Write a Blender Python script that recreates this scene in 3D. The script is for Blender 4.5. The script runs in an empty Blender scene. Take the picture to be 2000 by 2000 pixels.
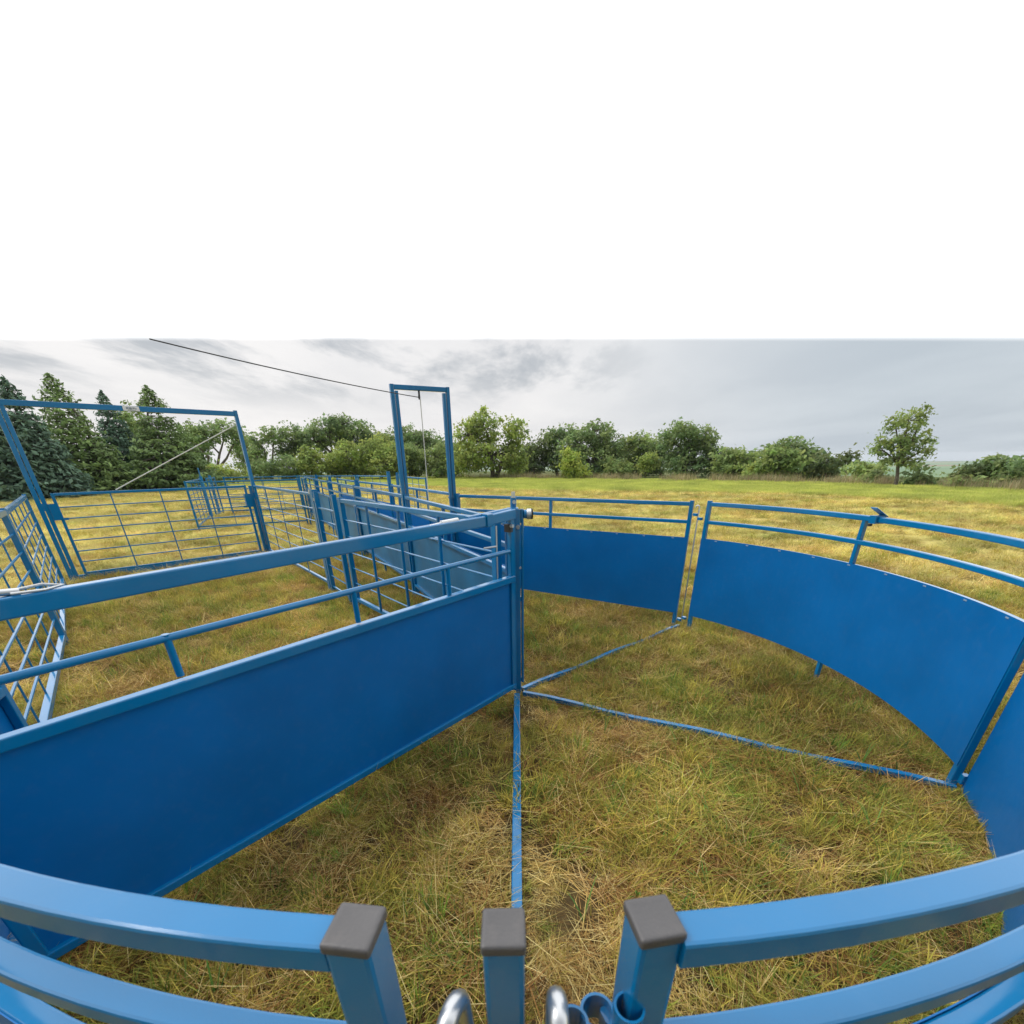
import bpy, bmesh, math, random
import numpy as np
from math import sin, cos, pi, radians, hypot, atan2
from mathutils import Vector, Matrix, noise as mnoise

random.seed(7)
rng = np.random.default_rng(7)
sc = bpy.context.scene
COL = sc.collection

# ------------------------------------------------------------------ camera
CAM_H, PITCH, ROLL, FPX = 1.55, 0.4581, -0.0148, 875.7
cd = bpy.data.cameras.new('camera')
cam = bpy.data.objects.new('camera', cd)
COL.objects.link(cam)
sc.camera = cam
cam.location = (0, 0, CAM_H)
fwd = Vector((0, cos(PITCH), -sin(PITCH)))
right = Vector((1, 0, 0))
upv = right.cross(fwd)
cr, sr = cos(ROLL), sin(ROLL)
# image x axis / y axis after the small roll
xr = right * cr + upv * sr
yr = upv * cr - right * sr
m = Matrix((xr, yr, -fwd)).transposed()
cam.rotation_euler = m.to_euler()
cd.sensor_fit = 'HORIZONTAL'
cd.sensor_width = 36
cd.lens = FPX / 2000 * 36
cd.shift_y = 333 / 2000
cd.clip_start = 0.02
cd.clip_end = 20000
cd.dof.use_dof = True
cd.dof.focus_distance = 3.6
cd.dof.aperture_fstop = 6.0


def ray(px, py):
    u = (px - 1000) / FPX
    w = (py - 1333) / FPX
    v = fwd + xr * u - yr * w
    return v


def ground_pt(px, py, z=0.0):
    r = ray(px, py)
    t = (z - CAM_H) / r.z
    return Vector((r.x * t, r.y * t, z))


def at(px, py, dist):
    """the point at a horizontal distance along a sight line"""
    r = ray(px, py)
    t = dist / hypot(r.x, r.y)
    return Vector((r.x * t, r.y * t, CAM_H + r.z * t))


# ------------------------------------------------------------------ materials
def new_mat(name):
    mt = bpy.data.materials.new(name)
    mt.use_nodes = True
    nt = mt.node_tree
    b = nt.nodes['Principled BSDF']
    return mt, nt, b


def N(nt, typ, **kw):
    n = nt.nodes.new(typ)
    for k, v in kw.items():
        setattr(n, k, v)
    return n


def ramp(nt, stops):
    r = nt.nodes.new('ShaderNodeValToRGB')
    e = r.color_ramp.elements
    while len(e) < len(stops):
        e.new(0.5)
    for i, (p, c) in enumerate(stops):
        e[i].position = p
        e[i].color = (*c, 1)
    return r


def mixc(nt, a, b, f, mode='MIX'):
    mx = nt.nodes.new('ShaderNodeMix')
    mx.data_type = 'RGBA'
    mx.blend_type = mode
    for s, v in ((6, a), (7, b), (0, f)):
        if hasattr(v, 'is_linked') or hasattr(v, 'links'):
            nt.links.new(v, mx.inputs[s])
        elif isinstance(v, (int, float)):
            mx.inputs[s].default_value = v
        else:
            mx.inputs[s].default_value = (*v, 1)
    return mx.outputs[2]


def paint(name, col, rough=0.32, var=0.12, dust=0.10, bump=0.06, metallic=0.0, spec=0.5, dustcol=(0.30, 0.27, 0.20), wav=0.0, coat=0.0):
    mt, nt, b = new_mat(name)
    tc = N(nt, 'ShaderNodeNewGeometry')
    n1 = N(nt, 'ShaderNodeTexNoise')
    n1.inputs['Scale'].default_value = 2.3
    n1.inputs['Detail'].default_value = 6
    n2 = N(nt, 'ShaderNodeTexNoise')
    n2.inputs['Scale'].default_value = 26
    n2.inputs['Detail'].default_value = 8
    n2.inputs['Roughness'].default_value = 0.7
    for n in (n1, n2):
        nt.links.new(tc.outputs['Position'], n.inputs['Vector'])
    lo = tuple(c * (1 - var) for c in col)
    hi = tuple(min(1, c * (1 + var)) for c in col)
    r1 = ramp(nt, [(0.3, lo), (0.7, hi)])
    nt.links.new(n1.outputs['Fac'], r1.inputs['Fac'])
    r2 = ramp(nt, [(0.50, (0, 0, 0)), (0.78, (dust, dust, dust))])
    nt.links.new(n2.outputs['Fac'], r2.inputs['Fac'])
    c = mixc(nt, r1.outputs['Color'], dustcol, r2.outputs['Color'])
    if bump and not metallic:
        # sparse fine specks and scratches in the coat
        mpx = N(nt, 'ShaderNodeMapping')
        mpx.inputs['Scale'].default_value = (3.0, 3.0, 34.0)
        mpx.inputs['Rotation'].default_value = (0.5, 0.35, 0.2)
        nt.links.new(tc.outputs['Position'], mpx.inputs['Vector'])
        ns = N(nt, 'ShaderNodeTexNoise')
        ns.inputs['Scale'].default_value = 5
        ns.inputs['Detail'].default_value = 9
        ns.inputs['Roughness'].default_value = 0.8
        nt.links.new(mpx.outputs[0], ns.inputs['Vector'])
        rs_ = ramp(nt, [(0.66, (0, 0, 0)), (0.72, (0.35, 0.35, 0.35))])
        nt.links.new(ns.outputs['Fac'], rs_.inputs['Fac'])
        c = mixc(nt, c, tuple(min(1, q * 1.5 + 0.02) for q in col), rs_.outputs['Color'])
    nt.links.new(c, b.inputs['Base Color'])
    rr = N(nt, 'ShaderNodeMapRange')
    rr.inputs['To Min'].default_value = rough * 0.8
    rr.inputs['To Max'].default_value = rough * 1.35
    nt.links.new(n2.outputs['Fac'], rr.inputs['Value'])
    nt.links.new(rr.outputs['Result'], b.inputs['Roughness'])
    b.inputs['Metallic'].default_value = metallic
    b.inputs['Coat Weight'].default_value = coat
    b.inputs['Coat Roughness'].default_value = 0.10
    b.inputs['Coat IOR'].default_value = 1.6
    b.inputs['Specular IOR Level'].default_value = spec
    n3 = N(nt, 'ShaderNodeTexNoise')
    n3.inputs['Scale'].default_value = 240
    nt.links.new(tc.outputs['Position'], n3.inputs['Vector'])
    bp = N(nt, 'ShaderNodeBump')
    bp.inputs['Strength'].default_value = bump
    bp.inputs['Distance'].default_value = 0.002
    nt.links.new(n3.outputs['Fac'], bp.inputs['Height'])
    last = bp.outputs['Normal']
    if wav:
        n4 = N(nt, 'ShaderNodeTexNoise')
        n4.inputs['Scale'].default_value = 1.6
        n4.inputs['Detail'].default_value = 1
        nt.links.new(tc.outputs['Position'], n4.inputs['Vector'])
        b2 = N(nt, 'ShaderNodeBump')
        b2.inputs['Strength'].default_value = wav
        b2.inputs['Distance'].default_value = 0.05
        nt.links.new(n4.outputs['Fac'], b2.inputs['Height'])
        nt.links.new(last, b2.inputs['Normal'])
        last = b2.outputs['Normal']
    nt.links.new(last, b.inputs['Normal'])
    return mt


BLUE = paint('blue_paint', (0.0, 0.150, 0.36), 0.34, 0.10, 0.03, spec=0.1, coat=0.8)
BLUE_SHEET = paint('blue_sheet_paint', (0.0, 0.124, 0.375), 0.38, 0.12, 0.04, spec=0.2, wav=0.22, coat=0.10)
GREY_SHEET = paint('zinc_sheet', (0.008, 0.125, 0.27), 0.40, 0.25, 0.08, metallic=0.0, spec=0.4, wav=0.2)
ZINC = paint('zinc_steel', (0.55, 0.57, 0.59), 0.30, 0.12, 0.12, metallic=0.85)
CAPM = paint('black_plastic', (0.075, 0.073, 0.076), 0.42, 0.1, 0.18, bump=0.25, dustcol=(0.25, 0.22, 0.2))
BLACKM = paint('black_rubber', (0.015, 0.015, 0.016), 0.5, 0.1, 0.1)
ROPEM = paint('grey_rope', (0.05, 0.05, 0.055), 0.8, 0.2, 0.1, bump=0.4)
CORDM = paint('pale_cord', (0.62, 0.62, 0.58), 0.7, 0.1, 0.1, bump=0.4)
WHITE = paint('white_plastic', (0.72, 0.73, 0.74), 0.4, 0.05, 0.1)
INK = paint('grey_print', (0.20, 0.24, 0.28), 0.5, 0.1, 0.1)
WELD = paint('bright_weld', (0.30, 0.42, 0.55), 0.35, 0.1, 0.1, metallic=0.3)


def leafy(name, tint, transl=0.35, hue=0.0, rough=0.6):
    """colour comes from the per-face colour attribute times a world-space variation"""
    mt, nt, b = new_mat(name)
    at_ = N(nt, 'ShaderNodeAttribute', attribute_name='Col')
    g = N(nt, 'ShaderNodeNewGeometry')
    n1 = N(nt, 'ShaderNodeTexNoise')
    n1.inputs['Scale'].default_value = 0.55
    n1.inputs['Detail'].default_value = 4
    nt.links.new(g.outputs['Position'], n1.inputs['Vector'])
    r1 = ramp(nt, [(0.32, (0.72, 0.76, 0.74)), (0.68, (1.28, 1.24, 1.2))])
    nt.links.new(n1.outputs['Fac'], r1.inputs['Fac'])
    c = mixc(nt, at_.outputs['Color'], r1.outputs['Color'], 1.0, 'MULTIPLY')
    c = mixc(nt, c, tint, 1.0, 'MULTIPLY')
    nt.links.new(c, b.inputs['Base Color'])
    b.inputs['Roughness'].default_value = rough
    b.inputs['Specular IOR Level'].default_value = 0.12
    tr = N(nt, 'ShaderNodeBsdfTranslucent')
    nt.links.new(c, tr.inputs['Color'])
    ms = N(nt, 'ShaderNodeMixShader')
    ms.inputs[0].default_value = transl
    nt.links.new(b.outputs[0], ms.inputs[1])
    nt.links.new(tr.outputs[0], ms.inputs[2])
    nt.links.new(ms.outputs[0], nt.nodes['Material Output'].inputs['Surface'])
    return mt


FOLIAGE = leafy('foliage', (1, 1, 1), 0.5)
NEEDLES = leafy('needles', (1, 1, 1), 0.25)


def bark_mat():
    mt, nt, b = new_mat('bark')
    g = N(nt, 'ShaderNodeNewGeometry')
    n = N(nt, 'ShaderNodeTexNoise')
    n.inputs['Scale'].default_value = 6
    n.inputs['Detail'].default_value = 6
    nt.links.new(g.outputs['Position'], n.inputs['Vector'])
    r = ramp(nt, [(0.3, (0.06, 0.05, 0.04)), (0.75, (0.22, 0.18, 0.15))])
    nt.links.new(n.outputs['Fac'], r.inputs['Fac'])
    nt.links.new(r.outputs['Color'], b.inputs['Base Color'])
    b.inputs['Roughness'].default_value = 0.9
    return mt


BARK = bark_mat()


# ------------------------------------------------------------------ mesh builder
class MB:
    def __init__(s):
        s.v = []
        s.f = []

    def sweep(s, pts, prof, up=(0, 0, 1), caps=True):
        """prof: list of (a, b) offsets along (side, up2)"""
        pts = [Vector(p) for p in pts]
        n = len(pts)
        k = len(prof)
        base = len(s.v)
        U = Vector(up)
        for i, p in enumerate(pts):
            a = pts[max(i - 1, 0)]
            c = pts[min(i + 1, n - 1)]
            t = (c - a).normalized()
            side = t.cross(U)
            if side.length < 1e-4:
                side = t.cross(Vector((1, 0, 0)))
            side.normalize()
            u2 = side.cross(t)
            for (x, y) in prof:
                s.v.append(tuple(p + side * x + u2 * y))
        for i in range(n - 1):
            for j in range(k):
                a = base + i * k + j
                b = base + i * k + (j + 1) % k
                s.f.append((a, b, b + k, a + k))
        if caps:
            s.f.append(tuple(base + j for j in reversed(range(k))))
            s.f.append(tuple(base + (n - 1) * k + j for j in range(k)))
        return s

    def beam(s, pts, w, h, r=0.005, up=(0, 0, 1), seg=2):
        return s.sweep(pts, rrect(w, h, r, seg), up)

    def tube(s, pts, rad, n=10, up=(0, 0, 1)):
        return s.sweep(pts, [(rad * cos(2 * pi * i / n), rad * sin(2 * pi * i / n)) for i in range(n)], up)

    def post(s, x, y, z0, z1, w=0.036, d=None, ang=0.0, r=0.005):
        d = d or w
        # the sweep runs vertically; up vector sets the section's orientation
        return s.sweep([(x, y, z0), (x, y, z1)], rrect(w, d, r, 2), up=(-sin(ang), cos(ang), 0))

    def box(s, c, sx, sy, sz, ang=0.0, r=0.003):
        x, y, z = c
        return s.sweep([(x, y, z - sz / 2), (x, y, z + sz / 2)], rrect(sx, sy, r, 1), up=(-sin(ang), cos(ang), 0))

    def ring(s, c, R, rad, axis=(0, 0, 1), n=20, k=8):
        c = Vector(c)
        ax = Vector(axis).normalized()
        e1 = ax.orthogonal().normalized()
        e2 = ax.cross(e1)
        base = len(s.v)
        for i in range(n):
            a = 2 * pi * i / n
            d = e1 * cos(a) + e2 * sin(a)
            for j in range(k):
                b = 2 * pi * j / k
                s.v.append(tuple(c + d * (R + rad * cos(b)) + ax * (rad * sin(b))))
        for i in range(n):
            for j in range(k):
                s.f.append((base + i * k + j, base + ((i + 1) % n) * k + j, base + ((i + 1) % n) * k + (j + 1) % k, base + i * k + (j + 1) % k))
        return s

    def sleeve(s, c, R, thick, h, n=24):
        """a short open pipe standing on end"""
        x, y, z = c
        base = len(s.v)
        for (rr, zz) in ((R, z), (R, z + h), (R - thick, z + h), (R - thick, z)):
            for i in range(n):
                a = 2 * pi * i / n
                s.v.append((x + rr * cos(a), y + rr * sin(a), zz))
        for q in range(4):
            for i in range(n):
                a = base + q * n + i
                b = base + q * n + (i + 1) % n
                c2 = base + ((q + 1) % 4) * n + (i + 1) % n
                d2 = base + ((q + 1) % 4) * n + i
                s.f.append((a, b, c2, d2))
        return s


def rrect(w, h, r, seg=2):
    r = min(r, w * 0.45, h * 0.45)
    o = []
    for (cx, cy, a0) in ((w / 2 - r, h / 2 - r, 0), (-w / 2 + r, h / 2 - r, 90), (-w / 2 + r, -h / 2 + r, 180), (w / 2 - r, -h / 2 + r, 270)):
        for i in range(seg + 1):
            a = radians(a0 + 90 * i / seg)
            o.append((cx + r * cos(a), cy + r * sin(a)))
    return o


def thing(name, label, cat, loc, group=None):
    o = bpy.data.objects.new(name, None)
    o.empty_display_size = 0.2
    COL.objects.link(o)
    o.location = loc
    o['label'] = label
    o['category'] = cat
    if group:
        o['group'] = group
    return o


def base_of(o):
    while o.parent:
        o = o.parent
    return o.location


def part(name, mb, mat, parent=None, label=None, smooth=False):
    me = bpy.data.meshes.new(name)
    if parent is not None:
        b = base_of(parent)
        vs = [(x - b.x, y - b.y, z - b.z) for (x, y, z) in mb.v]
    else:
        vs = mb.v
    me.from_pydata(vs, [], mb.f)
    me.materials.append(mat)
    bm = bmesh.new()
    bm.from_mesh(me)
    bmesh.ops.recalc_face_normals(bm, faces=bm.faces)
    bm.to_mesh(me)
    bm.free()
    if smooth:
        me.polygons.foreach_set('use_smooth', [True] * len(me.polygons))
        me.set_sharp_from_angle(angle=radians(50))
    me.update()
    o = bpy.data.objects.new(name, me)
    COL.objects.link(o)
    if parent is not None:
        o.parent = parent
    if label:
        o['label'] = label
    return o


def single(name, mb, mat, label, cat, group=None, smooth=False):
    """a thing that is one mesh, origin at its lowest middle"""
    xs = [v[0] for v in mb.v]
    ys = [v[1] for v in mb.v]
    zs = [v[2] for v in mb.v]
    c = Vector((sum(xs) / len(xs), sum(ys) / len(ys), min(zs)))
    mb.v = [(x - c.x, y - c.y, z - c.z) for x, y, z in mb.v]
    o = part(name, mb, mat, None, smooth=smooth)
    o.location = c
    o['label'] = label
    o['category'] = cat
    if group:
        o['group'] = group
    return o


def lerp(a, b, t):
    return (a[0] + (b[0] - a[0]) * t, a[1] + (b[1] - a[1]) * t)


def subpath(path, t0, t1, n=None):
    """part of an xy polyline between length fractions t0 and t1"""
    L = [0]
    for a, b in zip(path, path[1:]):
        L.append(L[-1] + hypot(b[0] - a[0], b[1] - a[1]))
    T = L[-1]

    def pt(t):
        s = t * T
        for i in range(len(path) - 1):
            if s <= L[i + 1] + 1e-9:
                return lerp(path[i], path[i + 1], (s - L[i]) / (L[i + 1] - L[i]))
        return path[-1]
    inner = [p for p, l in zip(path, L) if t0 * T + 1e-6 < l < t1 * T - 1e-6]
    return [pt(t0)] + inner + [pt(t1)], T


def offset(path, d):
    o = []
    for i, p in enumerate(path):
        a = path[max(i - 1, 0)]
        b = path[min(i + 1, len(path) - 1)]
        t = Vector((b[0] - a[0], b[1] - a[1])).normalized()
        o.append((p[0] - t.y * d, p[1] + t.x * d))
    return o


def z3(path, z):
    return [(x, y, z) for x, y in path]


def arc(cx, cy, R, a0, a1, n=28):
    return [(cx + R * cos(radians(a0 + (a1 - a0) * i / n)), cy + R * sin(radians(a0 + (a1 - a0) * i / n))) for i in range(n + 1)]


PW = 0.036


def solid_panel(name, label, cat, path, group, side=1, top=1.20, r2=1.045, st=0.885, sb=0.15, mids=(0.5,), pw=PW, rw=0.034,
                rh=0.034, post_bot=0.0, post_top=0.012, sheet_mat=None, caps=False, foot=True, posts=(True, True), cap_ang=None, back_mat=None):
    """rails over a solid sheet; side +1: the sheet hangs on the left of the path direction"""
    p, T = subpath(path, 0, 1)
    base = Vector((p[len(p) // 2][0], p[len(p) // 2][1], 0))
    t = thing(name, label, cat, base, group)
    e = pw / 2 / T
    ang0 = atan2(p[1][1] - p[0][1], p[1][0] - p[0][0])
    ang1 = atan2(p[-1][1] - p[-2][1], p[-1][0] - p[-2][0])
    q, _ = subpath(path, e * 0.5, 1 - e * 0.5)
    for k, (c, a) in enumerate(((subpath(path, e, 1 - e)[0][0], ang0), (subpath(path, e, 1 - e)[0][-1], ang1))):
        if posts[k]:
            po = part('post', MB().post(c[0], c[1], post_bot, top + post_top, pw, None, a), BLUE, t)
    rails, _ = subpath(path, 2 * e if posts[0] else 0, 1 - 2 * e if posts[1] else 1)
    part('top_rail', MB().beam(z3(rails, top - rh / 2), rw, rh, 0.005), BLUE, t)
    if r2:
        part('middle_rail', MB().beam(z3(rails, r2 - rh / 2), rw * 0.94, rh * 0.9, 0.005), BLUE, t)
    part('sheet_rail', MB().beam(z3(rails, st - 0.004 - rh / 2), rw * 0.94, rh, 0.005), BLUE, t)
    part('bottom_rail', MB().beam(z3(rails, sb + 0.006 + 0.017), rw * 0.94, 0.034, 0.005), BLUE, t)
    so = offset(subpath(path, 0.001, 0.999)[0], side * (pw / 2 + 0.0025))
    sm = MB()
    sm.sweep(z3(so, (st + sb) / 2), [(-0.0012, -(st - sb) / 2), (0.0012, -(st - sb) / 2), (0.0012, (st - sb) / 2), (-0.0012, (st - sb) / 2)])
    sh = part('sheet', sm, sheet_mat or BLUE_SHEET, t)
    if back_mat:
        sh2 = MB()
        sh2.sweep(z3(offset(subpath(path, 2 * e, 1 - 2 * e)[0], side * (pw / 2 - 0.0045)), (st + sb) / 2),
                  [(-0.0012, -(st - sb) / 2 + 0.03), (0.0012, -(st - sb) / 2 + 0.03), (0.0012, (st - sb) / 2 - 0.03), (-0.0012, (st - sb) / 2 - 0.03)])
        part('back_lining', sh2, back_mat, t)
    nn = max(3, int(T / 0.27))
    for i in range(nn):
        c, _ = subpath(path, 0, (i + 0.5) / nn)
        c = c[-1]
        a = ang0 + (ang1 - ang0) * (i + 0.5) / nn
        cc = (c[0] - sin(a) * side * (pw / 2 + 0.0045), c[1] + cos(a) * side * (pw / 2 + 0.0045))
        part('weld', MB().box((cc[0], cc[1], st - 0.012), 0.022, 0.003, 0.007, a, 0.001), WELD, sh)
    for mfrac in mids:
        c = subpath(path, 0, mfrac)[0][-1]
        a = ang0 + (ang1 - ang0) * mfrac
        part('upright', MB().post(c[0], c[1], st - 0.006, top - rh + 0.002, 0.030, None, a), BLUE, t)
        if foot:
            part('foot', MB().post(c[0], c[1], 0.0, sb + 0.01, 0.030, None, a), BLUE, t)
    return t


def bar_panel(name, label, cat, p0, p1, group, top=1.22, bot=0.10, nh=6, nv=3, pw=0.038, ph=None, post_bot=0.0, rod=0.012, brace=False, vr=0.011, rails=0.036):
    """welded rod panel or gate"""
    base = Vector(((p0[0] + p1[0]) / 2, (p0[1] + p1[1]) / 2, 0))
    t = thing(name, label, cat, base, group)
    T = hypot(p1[0] - p0[0], p1[1] - p0[1])
    a = atan2(p1[1] - p0[1], p1[0] - p0[0])
    ph = ph or top + 0.012
    e = pw / T
    for f in (e / 2, 1 - e / 2):
        c = lerp(p0, p1, f)
        part('post', MB().post(c[0], c[1], post_bot, ph, pw, None, a), BLUE, t)
    A, B = lerp(p0, p1, e), lerp(p0, p1, 1 - e)
    for nm, z in (('top_rail', top - rails / 2), ('bottom_rail', bot + rails / 2)):
        part(nm, MB().beam([(A[0], A[1], z), (B[0], B[1], z)], rails, rails, 0.005), BLUE, t)
    h0, h1 = bot + rails, top - rails
    for i in range(nh):
        z = h0 + (h1 - h0) * (i + 1) / (nh + 1)
        part('rod', MB().tube([(A[0], A[1], z), (B[0], B[1], z)], rod / 2 + 0.001, 8), BLUE, t)
    for i in range(nv):
        c = lerp(A, B, (i + 1) / (nv + 1))
        c = (c[0] + sin(a) * (rod / 2 + vr / 2), c[1] - cos(a) * (rod / 2 + vr / 2))
        part('upright_rod', MB().tube([(c[0], c[1], h0 - 0.01), (c[0], c[1], h1 + 0.01)], vr / 2 + 0.001, 8), BLUE, t)
    return t


def lug(mb, c, a, length=0.05, h=0.022, w=0.03):
    mb.box(c, length, w, h, a, 0.004)


# ================================================================== the sweep tub
RC = (0.0, 2.83)      # middle of the ring
PIV = (0.035, 2.935)
G_RING = 'curved solid panels round the sweep pen'
G_ALLEY = 'solid panels lining the alley'
G_PEN = 'rod panels of the holding pens'

# straight solid panel beyond the pivot, from the drop gate frame to the ring
straight = solid_panel('solid_fence', 'long straight blue solid panel with two rails behind the pivot post', 'fence panel',
            [(-0.645, 5.985), (1.69, 4.395)], None, side=-1, mids=(0.47,), foot=False, top=1.195, r2=1.04, st=0.885)

# curved panel on the right, seen whole
A2 = (1.75, 4.28)
cx, cy, R2 = -0.08, 2.67, 2.48
a0 = math.degrees(atan2(A2[1] - cy, A2[0] - cx))
a1 = math.degrees(atan2(1.81 - cy, 2.25 - cx))
cp = solid_panel('curved_fence', 'right hand curved blue solid panel with a stop bracket on its top rail', 'fence panel',
                 arc(cx, cy, R2, a0, a1), G_RING, side=-1, mids=(0.5,), top=1.20, r2=1.047, st=0.89, sb=0.15)
# gate stop bracket on the curved panel's top rail
ab = radians(a0 + (a1 - a0) * 0.53)
bx, by = cx + R2 * cos(ab), cy + R2 * sin(ab)
k = part('stop_bracket', MB().box((bx, by, 1.183), 0.052, 0.075, 0.048, ab + pi / 2, 0.004).sweep(
    [(bx + 0.05 * cos(ab), by + 0.05 * sin(ab), 1.20), (bx - 0.05 * cos(ab), by - 0.05 * sin(ab), 1.255)], rrect(0.05, 0.006, 0.002, 1)), BLUE, cp)
part('bolt', MB().tube([(bx - 0.03 * cos(ab), by - 0.03 * sin(ab), 1.15), (bx - 0.05 * cos(ab), by - 0.05 * sin(ab), 1.15)], 0.009, 6), BLACKM, k)

# near right curved panel (runs from the seam at the right to the capped post in front)
FT, FB = 1.096, 0.09
a0 = math.degrees(atan2(1.78 - RC[1], 2.295 - RC[0]))
a1 = math.degrees(atan2(0.325 - RC[1], 0.175 - RC[0]))
nr = solid_panel('curved_fence', 'near right curved blue panel whose rails cross the bottom right corner', 'fence panel',
                 arc(RC[0], RC[1], 2.52, a0, a1, 40), G_RING, side=-1, top=FT, r2=0.886, st=0.68, sb=0.02, mids=(0.5,), rw=0.042, rh=0.042, foot=False, posts=(True, False), post_bot=-0.02)
# near left curved panel
a0l = math.degrees(atan2(0.322 - RC[1], -0.199 - RC[0]))
nl = solid_panel('curved_fence', 'near left curved blue panel whose rails cross the bottom left corner', 'fence panel',
                 arc(RC[0], RC[1], 2.52, a0l, a0l - 62, 40), G_RING, side=1, top=FT, r2=0.886, st=0.68, sb=0.02, mids=(0.5,), rw=0.042, rh=0.042, foot=False, posts=(False, True), post_bot=-0.02)


def capped_post(parent, c, size, ang, z1, zc):
    po = part('post', MB().post(c[0], c[1], 0.0, z1, size, None, ang, 0.006), BLUE, parent)
    me = bpy.data.meshes.new('cap')
    bm = bmesh.new()
    bmesh.ops.create_cube(bm, size=1)
    bmesh.ops.scale(bm, vec=(size + 0.003, size + 0.003, 0.016), verts=bm.verts)
    bmesh.ops.bevel(bm, geom=[e for e in bm.edges], offset=0.005, segments=4, affect='EDGES', profile=0.6)
    top = max(bm.faces, key=lambda f: f.calc_center_median().z)
    bmesh.ops.inset_individual(bm, faces=[top], thickness=0.004, depth=-0.0009)
    b = base_of(parent)
    bmesh.ops.rotate(bm, cent=(0, 0, 0), matrix=Matrix.Rotation(ang, 3, 'Z'), verts=bm.verts)
    bmesh.ops.translate(bm, vec=(c[0] - b.x, c[1] - b.y, zc - b.z), verts=bm.verts)
    bm.to_mesh(me)
    bm.free()
    me.polygons.foreach_set('use_smooth', [True] * len(me.polygons))
    me.set_sharp_from_angle(angle=radians(60))
    me.materials.append(CAPM)
    o = bpy.data.objects.new('cap', me)
    COL.objects.link(o)
    o.parent = po
    return po


capped_post(nl, (-0.174, 0.318), 0.051, radians(-7.5), 1.094, 1.098)
capped_post(nr, (0.151, 0.323), 0.049, radians(9), 1.094, 1.098)
# middle post in front with the radial ground bar
fp = thing('gate_post', 'short blue capped square post standing between the two near curved panels', 'post', (-0.013, 0.3135, 0))
capped_post(fp, (-0.013, 0.3135), 0.0445, 0.0, 1.094, 1.098)
# hinge sleeves of the near right panel
part('hinge_sleeve', MB().sleeve((0.098, 0.312, 0.90), 0.021, 0.0035, 0.05), BLUE, nr, smooth=True)
part('hinge_sleeve', MB().sleeve((0.066, 0.298, 0.905), 0.019, 0.0035, 0.05), BLUE, nr, smooth=True)
part('hinge_lug', MB().box((0.120, 0.318, 0.92), 0.03, 0.02, 0.03, radians(20)), BLUE, nr)
part('hinge_sleeve', MB().sleeve((0.131, 0.300, 0.93), 0.018, 0.003, 0.05), BLUE, nr, smooth=True)


def hook(x, y, z, lean):
    pts = []
    for i in range(9):
        a = pi * i / 8
        pts.append((x + lean * 0.6 * (1 - cos(a)), y - 0.022 * (1 - cos(a)), z - 0.02 + 0.022 * sin(a)))
    pts = [(x - lean, y, z - 0.30)] + pts + [(pts[-1][0] + lean * 6, pts[-1][1] - 0.02, z - 0.16)]
    return MB().tube(pts, 0.0115, 12, up=(1, 0, 0))


single('drop_pin', hook(-0.066, 0.307, 1.0, -0.012), ZINC, 'shiny hooked steel drop pin beside the near left capped post', 'pin', 'drop pins', True)
single('drop_pin', hook(0.046, 0.309, 1.0, 0.0), ZINC, 'shiny hooked steel drop pin beside the blue hinge sleeves', 'pin', 'drop pins', True)

# seam hardware between the straight panel and the curved one
t = straight
part('hinge_lug', MB().box((1.708, 4.357, 1.09), 0.05, 0.03, 0.022, radians(-70)), BLUE, t)
part('hinge_lug', MB().box((1.708, 4.357, 0.09), 0.05, 0.03, 0.022, radians(-70)), BLUE, t)
part('hinge_lug', MB().box((1.738, 4.318, 1.058), 0.045, 0.03, 0.022, radians(-70)), BLUE, cp)
part('hinge_lug', MB().box((1.738, 4.318, 0.118), 0.045, 0.03, 0.022, radians(-70)), BLUE, cp)
pin = MB().tube([(1.700, 4.36, 1.15), (1.703, 4.357, 1.165), (1.712, 4.35, 1.170), (1.720, 4.342, 1.165), (1.7235, 4.338, 1.15), (1.7235, 4.338, 0.07)], 0.006, 8, up=(0.8, 0.6, 0))
single('drop_pin', pin, ZINC, 'long thin drop pin with a bent top in the gap left of the curved panel', 'pin', 'drop pins', True)
part('hinge_lug', MB().box((2.268, 1.797, 0.085), 0.030, 0.030, 0.05, radians(-100)), BLUE, cp)

# pivot post in the middle of the pen
ct = thing('pivot_post', 'tall blue pivot post at the middle of the pen with a spring roller on top', 'post', (PIV[0], PIV[1], 0))
part('post', MB().post(0.048, 2.955, 0.0, 1.285, 0.036, 0.045, 0.0), BLUE, ct)
part('side_channel', MB().post(0.079, 2.965, 0.10, 1.285, 0.017, 0.045, 0.0).box((0.066, 2.965, 0.12), 0.02, 0.03, 0.03)
     .box((0.066, 2.965, 1.245), 0.02, 0.03, 0.08).box((0.066, 2.965, 0.72), 0.02, 0.03, 0.03), BLUE, ct)
pl = part('back_pole', MB().tube([(0.025, 3.06, 0.0), (0.025, 3.06, 1.345)], 0.020, 14), BLUE, ct, smooth=True)
part('cap_bolt', MB().tube([(0.025, 3.06, 1.345), (0.025, 3.06, 1.378)], 0.014, 6).tube([(0.03, 3.045, 1.32), (0.03, 3.03, 1.32)], 0.012, 6), ZINC, pl)
part('head_plate', MB().box((0.020, 3.00, 1.283), 0.07, 0.09, 0.012).box((0.004, 2.99, 1.25), 0.012, 0.06, 0.06), BLUE, ct)
rl = part('roller', MB().tube([(0.088, 2.955, 1.256), (0.105, 2.957, 1.256)], 0.026, 18), BLUE, ct, smooth=True)
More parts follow.
